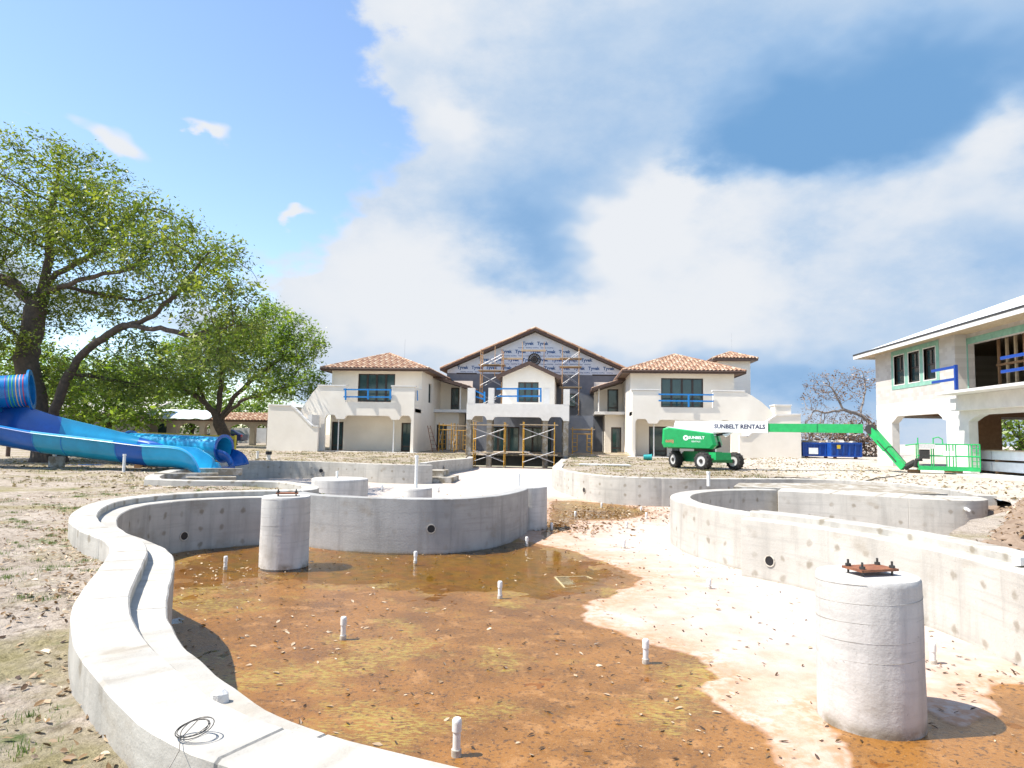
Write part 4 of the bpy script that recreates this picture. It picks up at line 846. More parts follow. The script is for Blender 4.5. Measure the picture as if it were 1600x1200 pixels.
# low hipped roof with white membrane, fascia and soffit
ex, ez = 17.55, 7.08; rx = 24.2; rz = ez + (rx - ex) * .40; yf = YC + .9
r = MB(); r.v = [(ex, 10, ez), (ex, yf, ez), (rx, yf - (rx - ex), rz), (rx, 10, rz), (31.6, yf, ez), (31.6, 10, ez)]; r.f = [(0, 1, 2, 3), (1, 4, 2), (3, 2, 4, 5)]
r.build('roof', 'roof_membrane', carport); MB().bx(ex, 31.6, 10, yf, ez - .14, ez - .1).build('soffit', 'plank_wood', carport)
MB().bx(ex - .05, ex, 10, yf + .05, ez - .26, ez - .06).build('fascia', 'white_render', carport); MB().bx(ex - .07, ex + .02, 10, yf + .06, ez - .06, ez + .03).build('drip_edge', 'dark_steel', carport); MB().bx(ex, 31.6, yf, yf + .05, ez - .26, ez + .02).build('fascia', 'white_render', carport)
s_ = MB(); k = .40; s_.v = [(ex + d, y, ez + d * k + .05) for d, y in ((.3, 37.0), (.3, 10), (3.2, 10), (3.2, 37.0))] + [(ex + d, y, ez + d * k + .01) for d, y in ((.3, 37.0), (.3, 10), (3.2, 10), (3.2, 37.0))]; s_.f = [(0, 1, 2, 3), (7, 6, 5, 4)] + [(i, (i + 1) % 4, 4 + (i + 1) % 4, 4 + i) for i in range(4)]; s_.build('roof_overlay', 'roof_membrane', carport)
# stacked foam boards on the slab, each bundle its own thing
for i, (z0, z1) in enumerate(((.50, .92), (1.02, 1.42))):
    for j in range(4):
        y1_ = 35.7 - j * 2.6; o = MB().bx(19.3, 20.5, y1_ - 2.52, y1_, z0, z1).build('board_bundle', 'foam_board'); tag(o, ('white foam board bundle in the lower layer' if i == 0 else 'white foam board bundle in the upper layer') + ' of the stack under the block building', 'board bundle', 'stacked board bundles')
for i, z in enumerate((.38, .92)):
    for j in range(5): o = MB().bx(19.25, 20.55, 25.8 + j * 2.3, 25.9 + j * 2.3, z, z + (.12 if i == 0 else .10)).build('timber_batten', 'timber'); tag(o, 'short timber batten under the ' + ('lower' if i == 0 else 'upper') + ' layer of white board bundles', 'batten', 'battens under the board stack')
o = MB().bx(19.2, 20.4, 27, 34.6, 1.425, 1.46).build('plywood_sheet', 'plank_wood'); tag(o, 'tan plywood sheet lying on top of the white board bundles', 'plywood')

# ================================================================== boom lift
mat('lift_green', (.012, .36, .10), .35, .08, 6); mat('lift_dark_green', (.008, .20, .065), .4, .1, 6); mat('jib_green', (.02, .40, .11), .35, .08, 5); mat('lift_white', (.80, .80, .78), .35, .03, 4); mat('rubber', (.035, .033, .03), .85, .25, 20, .5, 60); mat('wheel_grey', (.55, .54, .52), .4, .1, 15); mat('letter_navy', (.03, .035, .09), .5, .05); mat('letter_white', (.85, .88, .86), .5, .03); mat('letter_red', (.55, .22, .12), .5, .1); mat('yellow_paint', (.7, .5, .03), .5, .1)
LC = Vector((7.25, 37.4, ground_h(7.2, 37.4) - .01)); lift = thing('boom_lift', 'green and white telescopic boom lift on four rough tyres with its jib lowered', 'boom lift', LC)
cd = Vector((.41, -.91, 0)).normalized(); cs_ = Vector((.91, .41, 0))                       # chassis axis and its side
def LP(u, v, z): return LC + cd * u + cs_ * v + Vector((0, 0, z))
wr_, ww = .46, .40
for i, (u, v, st_) in enumerate(((1.25, -.98, .30), (1.25, .98, .30), (-1.25, -.98, 0), (-1.25, .98, 0))):
    ax = (Matrix.Rotation(st_, 3, 'Z') @ cs_).normalized(); c = LP(u, v, wr_); fw_ = ax.cross(Vector((0, 0, 1)))
    b = MB(); n = 32; prof = [(-ww / 2, wr_ * .60), (-ww / 2, wr_ * .86), (-ww / 2 + .05, wr_ * .96), (ww / 2 - .05, wr_ * .96), (ww / 2, wr_ * .86), (ww / 2, wr_ * .60)]; rings = []
    for j in range(n): a = 2 * math.pi * j / n; rings.append([b.vert(c + ax * o_ + (fw_ * math.cos(a) + Vector((0, 0, 1)) * math.sin(a)) * rr) for o_, rr in prof])
    for j in range(n):
        r0, r1 = rings[j], rings[(j + 1) % n]
        for q in range(len(prof) - 1): b.f.append((r0[q], r0[q + 1], r1[q + 1], r1[q]))
    wheel = b.build('wheel', 'rubber', lift, smooth=50)
    for sd_ in (-1, 1):
        for j in range(14):                                                                   # chevron lugs
            a = 2 * math.pi * (j + (.25 if sd_ > 0 else 0)) / 14; d0 = fw_ * math.cos(a) + Vector((0, 0, 1)) * math.sin(a); a2 = a + .16; d1_ = fw_ * math.cos(a2) + Vector((0, 0, 1)) * math.sin(a2)
            MB().beam(c + d0 * wr_ * .955 + ax * .02 * sd_, c + d1_ * wr_ * .935 + ax * sd_ * (ww / 2 - .01), .055, .06, up=d0).build('tread_lug', 'rubber', wheel)
    b = MB(); b.tube([c - ax * (ww / 2 - .03), c + ax * (ww / 2 - .05)], wr_ * .61, 24); b.build('rim', 'wheel_grey', wheel, smooth=40)
    b = MB(); b.tube([c - ax * (ww / 2 + .02), c - ax * (ww / 2 - .08)], [.09, .13], 14); b.tube([c + ax * (ww / 2 - .08), c + ax * (ww / 2 + .02)], [.13, .09], 14); b.build('hub', 'dark_steel', wheel, smooth=40)
def frame_box(u0, u1, v0, v1, z0, z1, m, name, bev=0.0):
    b = MB(); i = len(b.v)
    for z, k in ((z0, 0), (z1, bev)):
        for u, v in ((u0 + k, v0 + k), (u1 - k, v0 + k), (u1 - k, v1 - k), (u0 + k, v1 - k)): b.v.append(tuple(LP(u, v, z)))
    b.f = [(3, 2, 1, 0), (4, 5, 6, 7)] + [(q, (q + 1) % 4, 4 + (q + 1) % 4, 4 + q) for q in range(4)]; return b.build(name, m, lift)
frame_box(-1.15, .75, -.62, .62, .36, .92, 'lift_dark_green', 'chassis', .04); frame_box(.75, 1.62, -.48, .48, .52, .90, 'lift_green', 'axle_housing', .03); frame_box(-1.45, -1.15, -.5, .5, .45, .85, 'lift_dark_green', 'axle_housing', .03)
for u in (1.25, -1.25): MB().beam(LP(u, -.85, wr_), LP(u, .85, wr_), .16, .18).build('axle', 'lift_dark_green', lift)
for v in (-.3, .3): MB().tube([LP(1.5, v, .62), LP(1.25, v * 2.6, .5)], .035, 8).build('steering_cylinder', 'dark_steel', lift)
MB().tube([LP(.0, 0, .90), LP(.0, 0, 1.06)], .55, 24).build('slew_ring', 'dark_steel', lift, smooth=40)
# turntable: its axis follows the boom
EL = PY(1360, 669, 34.6); bd = Vector((EL.x - LC.x, EL.y - LC.y, 0)).normalized(); bs = Vector((-bd.y, bd.x, 0))
def TP(u, v, z): return LC + bd * u + bs * v + Vector((0, 0, z))
def hood(v0, v1, name):
    """counterweight hood: angular side profile extruded across"""
    pr = [(-2.05, 1.30), (-1.95, 1.10), (.55, 1.06), (.78, 1.28), (.62, 1.88), (-1.75, 2.18), (-2.0, 2.1)]
    b = MB(); n = len(pr); cu = sum(p[0] for p in pr) / n; cz = sum(p[1] for p in pr) / n
    for v, k in ((v0, .90), (v0 + .10 * (1 if v1 > v0 else -1), 1), (v1 - .04 * (1 if v1 > v0 else -1), 1), (v1, .97)):
        for u, z in pr: b.v.append(tuple(TP(cu + (u - cu) * k, v, cz + (z - cz) * k)))
    b.f.append(tuple(range(n))); b.f.append(tuple(range(4 * n - 1, 3 * n - 1, -1)))
    for q in range(3):
        for j in range(n): b.f.append((q * n + j, q * n + (j + 1) % n, (q + 1) * n + (j + 1) % n, (q + 1) * n + j))
    return b.build(name, 'lift_green', lift)
h1 = hood(-1.12, -.30, 'engine_hood'); h2 = hood(1.12, .30, 'tank_hood')
b = MB(); i = 0
for v in (-1.0, -.32): 
    for u, z in ((-1.9, 2.12), (-1.72, 2.21), (.60, 1.90), (.66, 1.74), (-1.6, 2.0)): b.v.append(tuple(TP(u, v - .002, z + .012)))
b.f = [(0, 1, 2, 3, 4), (9, 8, 7, 6, 5)] + [(k, (k + 1) % 5, 5 + (k + 1) % 5, 5 + k) for k in range(5)]; b.build('hood_top', 'lift_white', h1)
bb = MB()
for u0, u1, v0, v1, z0, z1 in ((-1.9, .5, -.29, .29, 1.05, 1.55),):
    b = MB(); i = len(b.v)
    for z in (z0, z1):
        for u, v in ((u0, v0), (u1, v0), (u1, v1), (u0, v1)): b.v.append(tuple(TP(u, v, z)))
    b.f = [(3, 2, 1, 0), (4, 5, 6, 7)] + [(q, (q + 1) % 4, 4 + (q + 1) % 4, 4 + q) for q in range(4)]; b.build('turntable', 'lift_dark_green', lift)
MB().tube([TP(.62, -.2, 1.25), TP(.86, -.2, 1.32)], .16, 12).build('slew_motor', 'rubber', lift)
# telescopic boom, level, towards the block building; knuckle, then the jib down to the platform
boomL = (EL - TP(0, 0, 0)); L0 = Vector((EL.x - LC.x, EL.y - LC.y, 0)).length; zb = EL.z - LC.z
def bp_(t, dz=0.0): return TP(-1.45 + (L0 + 1.45) * t, 0, 2.25 + (zb - 2.25) * t + dz)
t1, t2 = .50, .965
MB().beam(bp_(0.02), bp_(t1), .46, .60).build('boom_base_section', 'lift_white', lift)
tp = MB(); tp.beam(bp_(t1 - .01, -.03), bp_(t2, -.03), .34, .43); tp.build('boom_fly_section', 'jib_green', lift); MB().beam(bp_(t1 + .245, -.03), bp_(t1 + .25, -.03), .36, .45).build('wear_collar', 'lift_dark_green', lift)
for v in (-.27, .27):
    b = MB(); pl = [(-1.75, 1.5), (-.9, 1.5), (.1, 1.95), (.3, 2.0), (-.2, 2.5), (-1.5, 2.55)]; n = len(pl)
    for vv in (v - .025, v + .025):
        for u, z in pl: b.v.append(tuple(TP(u, vv, z)))
    b.f = [tuple(range(n)), tuple(range(2 * n - 1, n - 1, -1))] + [(k, (k + 1) % n, n + (k + 1) % n, n + k) for k in range(n)]; b.build('boom_mount', 'lift_white', lift)
MB().tube([TP(.1, 0, 1.7), bp_(.30, -.30)], .07, 10).build('lift_cylinder', 'dark_steel', lift, smooth=True)
b = MB(); b.v = [tuple(TP(u, v, z)) for v in (-.16, .16) for u, z in ((.95, 1.85), (1.5, 1.96), (1.1, 1.70))]; b.f = [(0, 1, 2), (5, 4, 3), (0, 3, 4, 1), (1, 4, 5, 2), (2, 5, 3, 0)]; b.build('cylinder_bracket', 'lift_white', lift)
KN = bp_(1.0, -.05); JE = PY(1413, 731, 33.2)                                             # knuckle and lower end of the jib
MB().tube([KN - bs * .22, KN + bs * .22], .24, 14).build('knuckle', 'dark_steel', lift, smooth=40)
jd = (JE - KN); MB().beam(KN + jd * .03, KN + jd * .52, .32, .36).build('jib_section', 'jib_green', lift); MB().beam(KN + jd * .50, JE, .26, .30).build('jib_section', 'jib_green', lift)
off = Vector((.20, .1, .12)); MB().tube([KN + off + jd * .08, KN + jd * .55 + off, JE + off * .9 - jd * .06], .05, 8).build('hose_carrier', 'rubber', lift, smooth=True)
MB().beam(KN + jd * .3 + Vector((-.165, -.03, 0)), KN + jd * .85 + Vector((-.15, -.03, 0)), .02, .05).build('jib_slot', 'dark_steel', lift)
# platform basket
BA = Vector((JE.x + .35, JE.y - .15, JE.z - .02)); dv = Vector((.93, -.36, 0)).normalized(); sv_ = Vector((.36, .93, 0)); zf_ = .60
def BP(u, v, z): return Vector((BA.x, BA.y, 0)) + dv * u + sv_ * v + Vector((0, 0, z))
b = MB(); i = 0
for z in (.50, .68):
    for u, v in ((.15, -.45), (2.5, -.45), (2.5, .45), (.15, .45)): b.v.append(tuple(BP(u, v, z)))
b.f = [(3, 2, 1, 0), (4, 5, 6, 7)] + [(q, (q + 1) % 4, 4 + (q + 1) % 4, 4 + q) for q in range(4)]; basket = b.build('platform', 'jib_green', lift)
for z in (1.15, 1.68):
    for (u0, v0), (u1, v1) in (((.15, -.43), (2.5, -.43)), ((2.5, -.43), (2.5, .43)), ((2.5, .43), (.15, .43)), ((.15, .43), (.15, -.43))): MB().tube([BP(u0, v0, z), BP(u1, v1, z)], .028, 8).build('platform_rail', 'jib_green', basket)
for u in (.15, .75, 1.35, 1.6, 2.2, 2.5):
    for v in (-.43, .43): MB().tube([BP(u, v, .66), BP(u, v, 1.68 + (.28 if u in (.75, .15) and v < 0 else 0))], .026, 8).build('platform_post', 'jib_green', basket)
MB().tube([BP(.75, -.43, 1.94), BP(.95, -.43, 2.0), BP(1.1, -.43, 1.9), BP(1.12, -.43, 1.68)], .025, 8).build('platform_rail', 'jib_green', basket); MB().tube([BP(-.35, -.43, 1.6), BP(.15, -.43, 1.68)], .025, 8).build('platform_rail', 'jib_green', basket)
for q in range(5): MB().tube([BP(2.2, -.43, .75 + q * .19), BP(2.5, -.43, .75 + q * .19)], .018, 6).build('gate_rung', 'jib_green', basket)
o = MB(); o.box(BP(.5, -.40, 1.58), (.62, .35, .22), math.atan2(dv.y, dv.x)); o.build('control_box', 'wheel_grey', basket); o = MB(); o.box(BP(.4, -.40, 1.22), (.40, .28, .42), math.atan2(dv.y, dv.x)); o.build('control_cabinet', 'rubber', basket); o = MB(); o.box(BP(1.35, -.3, 1.27), (.45, .3, .22), math.atan2(dv.y, dv.x)); o.build('tool_box', 'lift_white', basket)
MB().tube([JE, BP(.05, -.1, .85)], .14, 10).build('platform_pivot', 'rubber', lift); MB().tube([BP(.05, -.32, .62), BP(.1, -.38, .95), BP(.3, -.42, 1.0)], .10, 10).build('hose_bundle', 'rubber', lift)
# lettering on the boom and hood
def put_text(parent, s, size, origin, ex, ez, m, bold=False, name='lettering'):
    v, f = text_mesh(s, size, bold); b = MB(); b.v = [tuple(Vector(origin) + ex * p[0] + ez * p[1]) for p in v]; b.f = f; o = b.build(name, m, parent, fix=False); o['kind'] = 'stuff'; return o
up_ = Vector((0, 0, 1)); nb = -bs
bl = (bp_(t1) - bp_(0.02)).normalized()
put_text(lift, 'SUNBELT RENTALS', .30, bp_(t1 * .70, -.085) + nb * .234, bl, up_, 'letter_navy', True)
hp = TP(-.35, -1.125, 1.58); b = MB(); n = 20
for k in range(n):
    a0, a1 = 2 * math.pi * k / n, 2 * math.pi * (k + 1) / n; i = len(b.v); b.v += [tuple(hp + bd * (r * math.cos(a) - .42) + up_ * (r * math.sin(a) + .05)) for r, a in ((.14, a0), (.14, a1), (.05, a1), (.05, a0))]; b.f.append((i, i + 1, i + 2, i + 3))
b.build('logo_ring', 'letter_white', h1, fix=False); put_text(h1, 'SUNBELT', .20, hp + bd * .13 + up_ * .0, bd, up_, 'letter_white', True); put_text(h1, 'RENTALS', .11, hp + bd * .10 - up_ * .17, bd, up_, 'letter_white'); put_text(h1, '660SJ', .20, TP(-1.62, -1.125, 1.38), bd, up_, 'letter_red', True)

# ================================================================== blue skips with rubble
mat('skip_blue', (.008, .075, .36), .5, .15, 4, col2=(.006, .05, .24)); mat('skip_rust', (.20, .08, .04), .8, .2); mat('rubble_white', (.62, .60, .56), .9, .2, 5); mat('rubble_tan', (.50, .37, .22), .9, .2, 5)
def skip(label, px0, px1, Y, open_dir):
    x0, x1 = X_(px0, Y), X_(px1, Y); zg = ground_h((x0 + x1) / 2, Y) - .02; zt = Z_(692, Y, (px0 + px1) / 2); r = thing('rubble_skip', label, 'skip', ((x0 + x1) / 2, Y + .8, zg), 'blue rubble skips'); d = 2.3
    b = MB(); t = .06
    for xa, xb, ya, yb in ((x0, x1, Y, Y + t), (x0, x1, Y + d - t, Y + d), (x0, x0 + t, Y + t, Y + d - t), (x1 - t, x1, Y + t, Y + d - t)): b.bx(xa, xb, ya, yb, zg + .16, zt)
    b.bx(x0 + t, x1 - t, Y + t, Y + d - t, zg + .16, zg + .25); b.build('skip_body', 'skip_blue', r)
    n = 5
    for k in range(n + 1): x = x0 + (x1 - x0) * k / n; MB().bx(x - .05, x + .05, Y - .07, Y - .001, zg + .18, zt - .1).build('rib', 'skip_blue', r)
    MB().bx(x0 - .05, x1 + .05, Y - .09, Y + .07, zt - .10, zt + .03).build('top_rail', 'skip_blue', r); MB().bx(x0, x1, Y - .08, Y - .001, zg + .16, zg + .28).build('bottom_rail', 'skip_blue', r)
    for x in (x0 + .3, x1 - .3): MB().tube([(x, Y + .1, zg + .09), (x, Y + .3, zg + .09)], .1, 10).build('roller', 'skip_rust', r)
    for k in range(60):
        x, y = random.uniform(x0 + .25, x1 - .25), random.uniform(Y + .2, Y + d - .3); s = random.uniform(.10, .42); o = MB(); c = (x, y, zt - .12 + random.uniform(0, .28)); o.box(c, (s, s * random.uniform(.5, 1.2), s * random.uniform(.12, .5)), random.uniform(0, 3)); ob = o.build('rubble_piece', random.choice(('rubble_white', 'rubble_white', 'rubble_tan', 'plank_wood')), r)
    MB().bx(x0 + .12, x1 - .12, Y + .12, Y + d - .12, zg + .3, zt - .12).build('rubble_fill', 'rubble_tan', r)
    return r
s1 = skip('blue rubble skip next to the house, heaped with pale debris', 1254, 1297, 51.5, 0); s2 = skip('blue rubble skip with a small yellow sticker, nearer the block building', 1298, 1344, 50.6, 1)
q = PY(1310, 698, 50.5); MB().bx(q.x - .12, q.x + .12, 50.43, 50.45, q.z - .14, q.z + .12).build('sticker', 'yellow_paint', s2); q = PY(1270, 704, 51.4); MB().bx(q.x - .3, q.x + .35, 51.33, 51.35, q.z - .25, q.z + .2).build('worn_print', 'letter_white', s1)

# ================================================================== scaffolding
def scaffold(label, x0, x1, y0, y1, z0, tops, along='y', m='scaffold_yellow', planks=(), braces=True, rung=.42, arch=False):
    """two welded end frames, cross braces and planks; along='y': the end frames stand across the facade"""
    r = thing('scaffold', label, 'scaffold', ((x0 + x1) / 2, (y0 + y1) / 2, z0), 'scaffolds on the house front')
    zt = tops
    ends = [((x0, y0), (x0, y1)), ((x1, y0), (x1, y1))] if along == 'y' else [((x0, y0), (x1, y0)), ((x0, y1), (x1, y1))]
    for a, c in ends:
        b = MB()
        for p in (a, c): b.tube([(p[0], p[1], z0 + .03), (p[0], p[1], zt + .12)], .032, 8)
        n = max(1, int((zt - z0) / 2.0 + .5)); hh = (zt - z0) / n
        for k in range(n):
            zb0 = z0 + k * hh
            for z in (zb0 + hh - .08, zb0 + hh * .80): b.tube([(a[0], a[1], z), (c[0], c[1], z)], .028, 6)
            for (p, q) in ((a, c), (c, a)):                       # inner ladder legs with short rungs
                f = .24; xi, yi = p[0] + (q[0] - p[0]) * f, p[1] + (q[1] - p[1]) * f
                b.tube([(xi, yi, zb0 + hh * .80), (xi, yi, zb0 + .30), (p[0], p[1], zb0 + .22)], .024, 6)
                for j in range(1, 4): z = zb0 + .3 + j * (hh * .78 - .3) / 4; b.tube([(p[0], p[1], z), (xi, yi, z)], .02, 6)
        fr = b.build('end_frame', m, r, smooth=True)
        for p in (a, c): MB().bx(p[0] - .09, p[0] + .09, p[1] - .09, p[1] + .09, z0, z0 + .03).build('base_plate', 'galvanised', fr)
    n = max(1, int((zt - z0) / 2.0 + .5)); hh = (zt - z0) / n
    if braces:
        sides = [((x0, y0 - .05), (x1, y0 - .05)), ((x0, y1 + .05), (x1, y1 + .05))] if along == 'y' else [((x0 - .05, y0), (x0 - .05, y1)), ((x1 + .05, y0), (x1 + .05, y1))]
        for (a, c) in sides:
            for k in range(n):
                za, zb2 = z0 + k * hh + .45, z0 + k * hh + hh - .35
                MB().tube([(a[0], a[1], za), (c[0], c[1], zb2)], .02, 6).build('cross_brace', 'galvanised', r); MB().tube([(a[0], a[1] - .03, zb2), (c[0], c[1] - .03, za)], .02, 6).build('cross_brace', 'galvanised', r)
    for z in planks:
        for k in range(3):
            w = (y1 - y0 + .1) / 3; MB().bx(x0 - .25, x1 + .25, y0 - .05 + k * w + .012, y0 - .05 + (k + 1) * w - .012, z, z + .055).build('plank', 'plank_wood', r)
    return r
zf50 = floor_z(49.5) - .01
scaffold('yellow scaffold bay in front of the left porch arch, planks at two levels', X_(743, 49.2), X_(790, 49.2), 48.5, 49.6, zf50, Z_(662, 49, 760), planks=(Z_(664.5, 49, 760), Z_(708, 49, 760)))
scaffold('yellow scaffold bay in front of the wide porch arch, right of the plank gap', X_(819, 49.2), X_(867, 49.2), 48.5, 49.6, zf50, Z_(662, 49, 840), planks=(Z_(664.5, 49, 840), Z_(711, 49, 840)))
scaffold('low yellow scaffold frames on the grass beside the left porch door', X_(689, 56), X_(708, 56), 55.4, 57.2, ground_h(-10, 56), Z_(663, 56, 700), along='x', planks=())
scaffold('low yellow scaffold frames on the grass against the left porch column', X_(712, 55), X_(731, 55), 54.4, 56.2, ground_h(-9, 55), Z_(664, 55, 720), along='x', planks=(Z_(666, 55, 720),))
scaffold('short orange and yellow scaffold against the grey wall right of the porch', X_(895, 56), X_(925, 56), 55.6, 57.4, ground_h(1, 56), Z_(670, 56, 910), along='x', m='scaffold_yellow', planks=(Z_(671, 56, 910),))
scaffold('tall scaffold tower against the wrapped gable, left of the bay roof', X_(751, 63.5), X_(784, 63.5), 62.8, 64.4, 4.15, Z_(549, 63.5, 760), m='scaffold_orange', planks=(Z_(571, 63.5, 760), Z_(580, 63.5, 760)))
scaffold('tall slender scaffold tower against the grey wall, right of the bay roof', X_(878, 63.5), X_(904, 63.5), 62.8, 64.4, ground_h(0, 63), Z_(545, 63.5, 890), m='scaffold_orange', planks=(Z_(561, 63.5, 890), Z_(574, 63.5, 890), Z_(606, 63.5, 890)))
o = thing('scaffold_bridge', 'thin orange posts and timber walkway spanning the gable above the round vent', 'scaffold', (gxm, 64.6, 8))
for px in (772, 815, 849): MB().tube([(X_(px, 64.8), 64.8, 4.2 if px != 772 else 7.5), (X_(px, 64.8), 64.8, Z_(534 if px == 815 or px == 849 else 541, 64.8, px))], .035, 6).build('standard', 'scaffold_orange', o)
for pa, pb, y in ((813, 852, 549), (783, 816, 562), (851, 880, 562)): MB().bx(X_(pa, 64.8), X_(pb, 64.8), 64.45, 64.75, Z_(y, 64.6, 830), Z_(y, 64.6, 830) + .16).build('walkway_board', 'plank_wood', o)
# step ladder and small clutter by the left porch
ld = thing('step_ladder', 'folded brown step ladder leaning by the left porch door', 'ladder', (X_(673, 55.5), 55.5, ground_h(-11, 55.5)))
q0, q1, q2 = PY(668, 665, 55.5), PY(676, 702, 55.5), PY(680.5, 702, 55.2)
for dx in (0, .45): MB().beam((q0.x + dx * .5, q0.y, q0.z), (q1.x + dx, q1.y, ld.location.z), .07, .04).build('side_rail', 'rust_steel', ld)
for k in range(6): t = .12 + k * .15; MB().beam((q0.x + (q1.x - q0.x) * t, 55.5, q0.z + (ld.location.z - q0.z) * t), (q0.x + (q1.x - q0.x) * t + .22 + .22 * t, 55.5, q0.z + (ld.location.z - q0.z) * t), .08, .03).build('tread', 'rust_steel', ld)

# ================================================================== concrete columns, drums and pipe stubs in the pool
def column(label, x, y, r, ztop, plate=True):
    c = thing('column', label, 'column', (x, y, -.95)); h = ztop + .95; n = 56; nz_ = 26
    b = MB(); prof = [(r * (1.015 - .015 * k / nz_), h * k / nz_) for k in range(nz_)] + [(r * .995, h - .02), (r * .97, h)]
    b.lathe((x, y, -.95), prof, n, wob=lambda a, z: .004 * math.sin(a + z * 9) + .003 * mnoise.noise((a * 2, z * 3, x)))
    o = b.build('shaft', CP, c, smooth=50); uv = np.array([(math.atan2(v.co.y - y, v.co.x - x) * r, v.co.z + .95, 0) for v in o.data.vertices], np.float32); at = o.data.attributes.new('wuv', 'FLOAT_VECTOR', 'POINT'); at.data.foreach_set('vector', uv.reshape(-1))
    sp = MB(); pts = []
    for k in range(int(h / .17 * 48)): a = k / 48 * 2 * math.pi; pts.append((x + (r * 1.003 + .001) * math.cos(a), y + (r * 1.003 + .001) * math.sin(a), -.93 + k / 48 * .17))
    pts = [p for p in pts if p[2] < ztop - .03]; s_ = MB().tube(pts, .0018, 4).build('form_seam', CP, c, smooth=True)
    if plate:
        rz = .35; MB().box((x + .02, y - .02, ztop + .055), (.42, .26, .022), rz).build('steel_plate', 'rust_steel', c)
        for dx, dy in ((-.17, -.09), (.17, -.09), (-.17, .09), (.17, .09)):
            px_, py_ = x + .02 + dx * math.cos(rz) - dy * math.sin(rz), y - .02 + dx * math.sin(rz) + dy * math.cos(rz); MB().tube([(px_, py_, ztop - .02), (px_, py_, ztop + .13)], .011, 8).build('anchor_bolt', 'dark_steel', c); MB().tube([(px_, py_, ztop + .067), (px_, py_, ztop + .092)], .026, 6).build('nut', 'dark_steel', c)
    return c
column('white spiral-cast column with rusty bolted plate standing in the brown water', -5.6, 13.35, .465, .42); column('large white spiral-cast column with rusty bolted plate beside the long right wall', 2.86, 6.92, .455, .41)
column('broad pale concrete drum behind the curved wall, left basin', -7.85, 23.2, .95, .16, False); column('low pale drum carrying a tall white pipe, behind the curved wall', -4.45, 20.2, .42, .12, False); column('pale cylindrical pier at the end of the curved grey wall', -1.1, 19.8, .5, .27, False)
def stub(x, y, z0, h, r=.04, cap='coupler', label=None, tilt=(0, 0)):
    s_ = thing('pipe_stub', label or 'short white capped plastic pipe standing up from the pool floor', 'pipe', (x, y, z0), 'capped pipe stubs in the pool floor'); t = Vector((tilt[0], tilt[1], 1)).normalized(); p = Vector((x, y, z0 - .03))
    MB().tube([p, p + t * (h + .03)], r * .82, 12).build('pipe', 'dirty_pvc' if h < .16 else 'white_pvc', s_, smooth=40); e_ = p + t * (h + .03)
    MB().tube([e_ - t * min(.09, h * .5), e_ - t * .02, e_, e_ + t * .012], [r, r, r * .96, r * .75], 14).build('cap', 'white_pvc', s_, smooth=40)
    if h > .14: MB().tube([p + t * .03, p + t * .085], r * 1.05, 12).build('collar', 'dirty_pvc', s_, smooth=40)
    return s_
for px, py, hp in ((352, 889, 18), (649, 879, 17), (781, 934, 25), (536, 998, 32), (1009, 1035, 34), (713, 1179, 53), (823, 852, 13), (862, 828, 11), (1108, 920, 14), (975, 857, 13), (979, 826, 11), (1458, 1037, 27), (899, 807, 8), (940, 794, 8), (1002, 800, 8), (1010, 812, 11), (719, 746, 5), (695, 750, 7), (685, 768, 7), (597, 766, 8)):
    q = PZ(px, py, -.93 if py > 780 else floor_z(33)); d_ = math.hypot(q.x, q.y); stub(q.x, q.y, q.z - .012, hp / FPX * d_, .04 if py > 780 else .05, label='small white capped pipe on the far pool floor before the house' if py < 780 else ('short white capped pipe standing on the dry pale pool floor' if px > 1050 or (px > 870 and 830 < py < 900) else ('white capped pipe standing in the rust-brown mud' if py > 920 else ('small white capped pipe among drifted leaves past the curved wall' if px > 850 else 'small white capped pipe standing in the shallow olive water'))))
def pipe_up(label, px, y0, y1, Y=None, z=None, r=.04):
    q = PZ(px, y1, z) if Y is None else PY(px, y1, Y); d_ = math.hypot(q.x, q.y); s_ = thing('upright_pipe', label, 'pipe', q); h = (y1 - y0) / FPX * d_
    MB().tube([q - Vector((0, 0, .1)), q + Vector((0, 0, h))], r, 10).build('pipe', 'white_pvc', s_, smooth=40); MB().tube([q + Vector((0, 0, h - .06)), q + Vector((0, 0, h + .01))], r * 1.2, 10).build('cap', 'white_pvc', s_, smooth=40); return s_
pipe_up('tall thin white pipe rising from the low drum', 650, 713, 761, Y=20.2, r=.05); pipe_up('white pipe standing on the left ground before the blue flume', 193, 714, 739, z=.08, r=.055); pipe_up('white pipe standing on the far right pool edge', 1107, 738, 755, z=.2, r=.06); pipe_up('short white pipe on the grass by the house stair', 402, 706, 717, z=.2, r=.07)
p_ = pipe_up('white pipe with a black cap on the grass by the house stair', 419.5, 709, 718, z=.2, r=.11); q = p_.location; MB().tube([q + Vector((0, 0, .28)), q + Vector((0, 0, .46))], .17, 12).build('black_cap', 'black_pipe', p_, smooth=40)
pipe_up('thin metal pipe fitting on top of the pier by the white ramp', 811, 741, 756, Y=19.75, r=.03); pipe_up('short white pipe fitting on the broad pale drum', 526.5, 737, 745, Y=23.2, r=.04)
qs = offset_path(S_PATH, .665); ts = np.gradient(S_PATH, axis=0); ii = min((i for i in range(40, 110)), key=lambda i: abs(to_px((qs[i][0], qs[i][1], -.2))[0] - 268) + abs(qs[i][1] - 5.4))
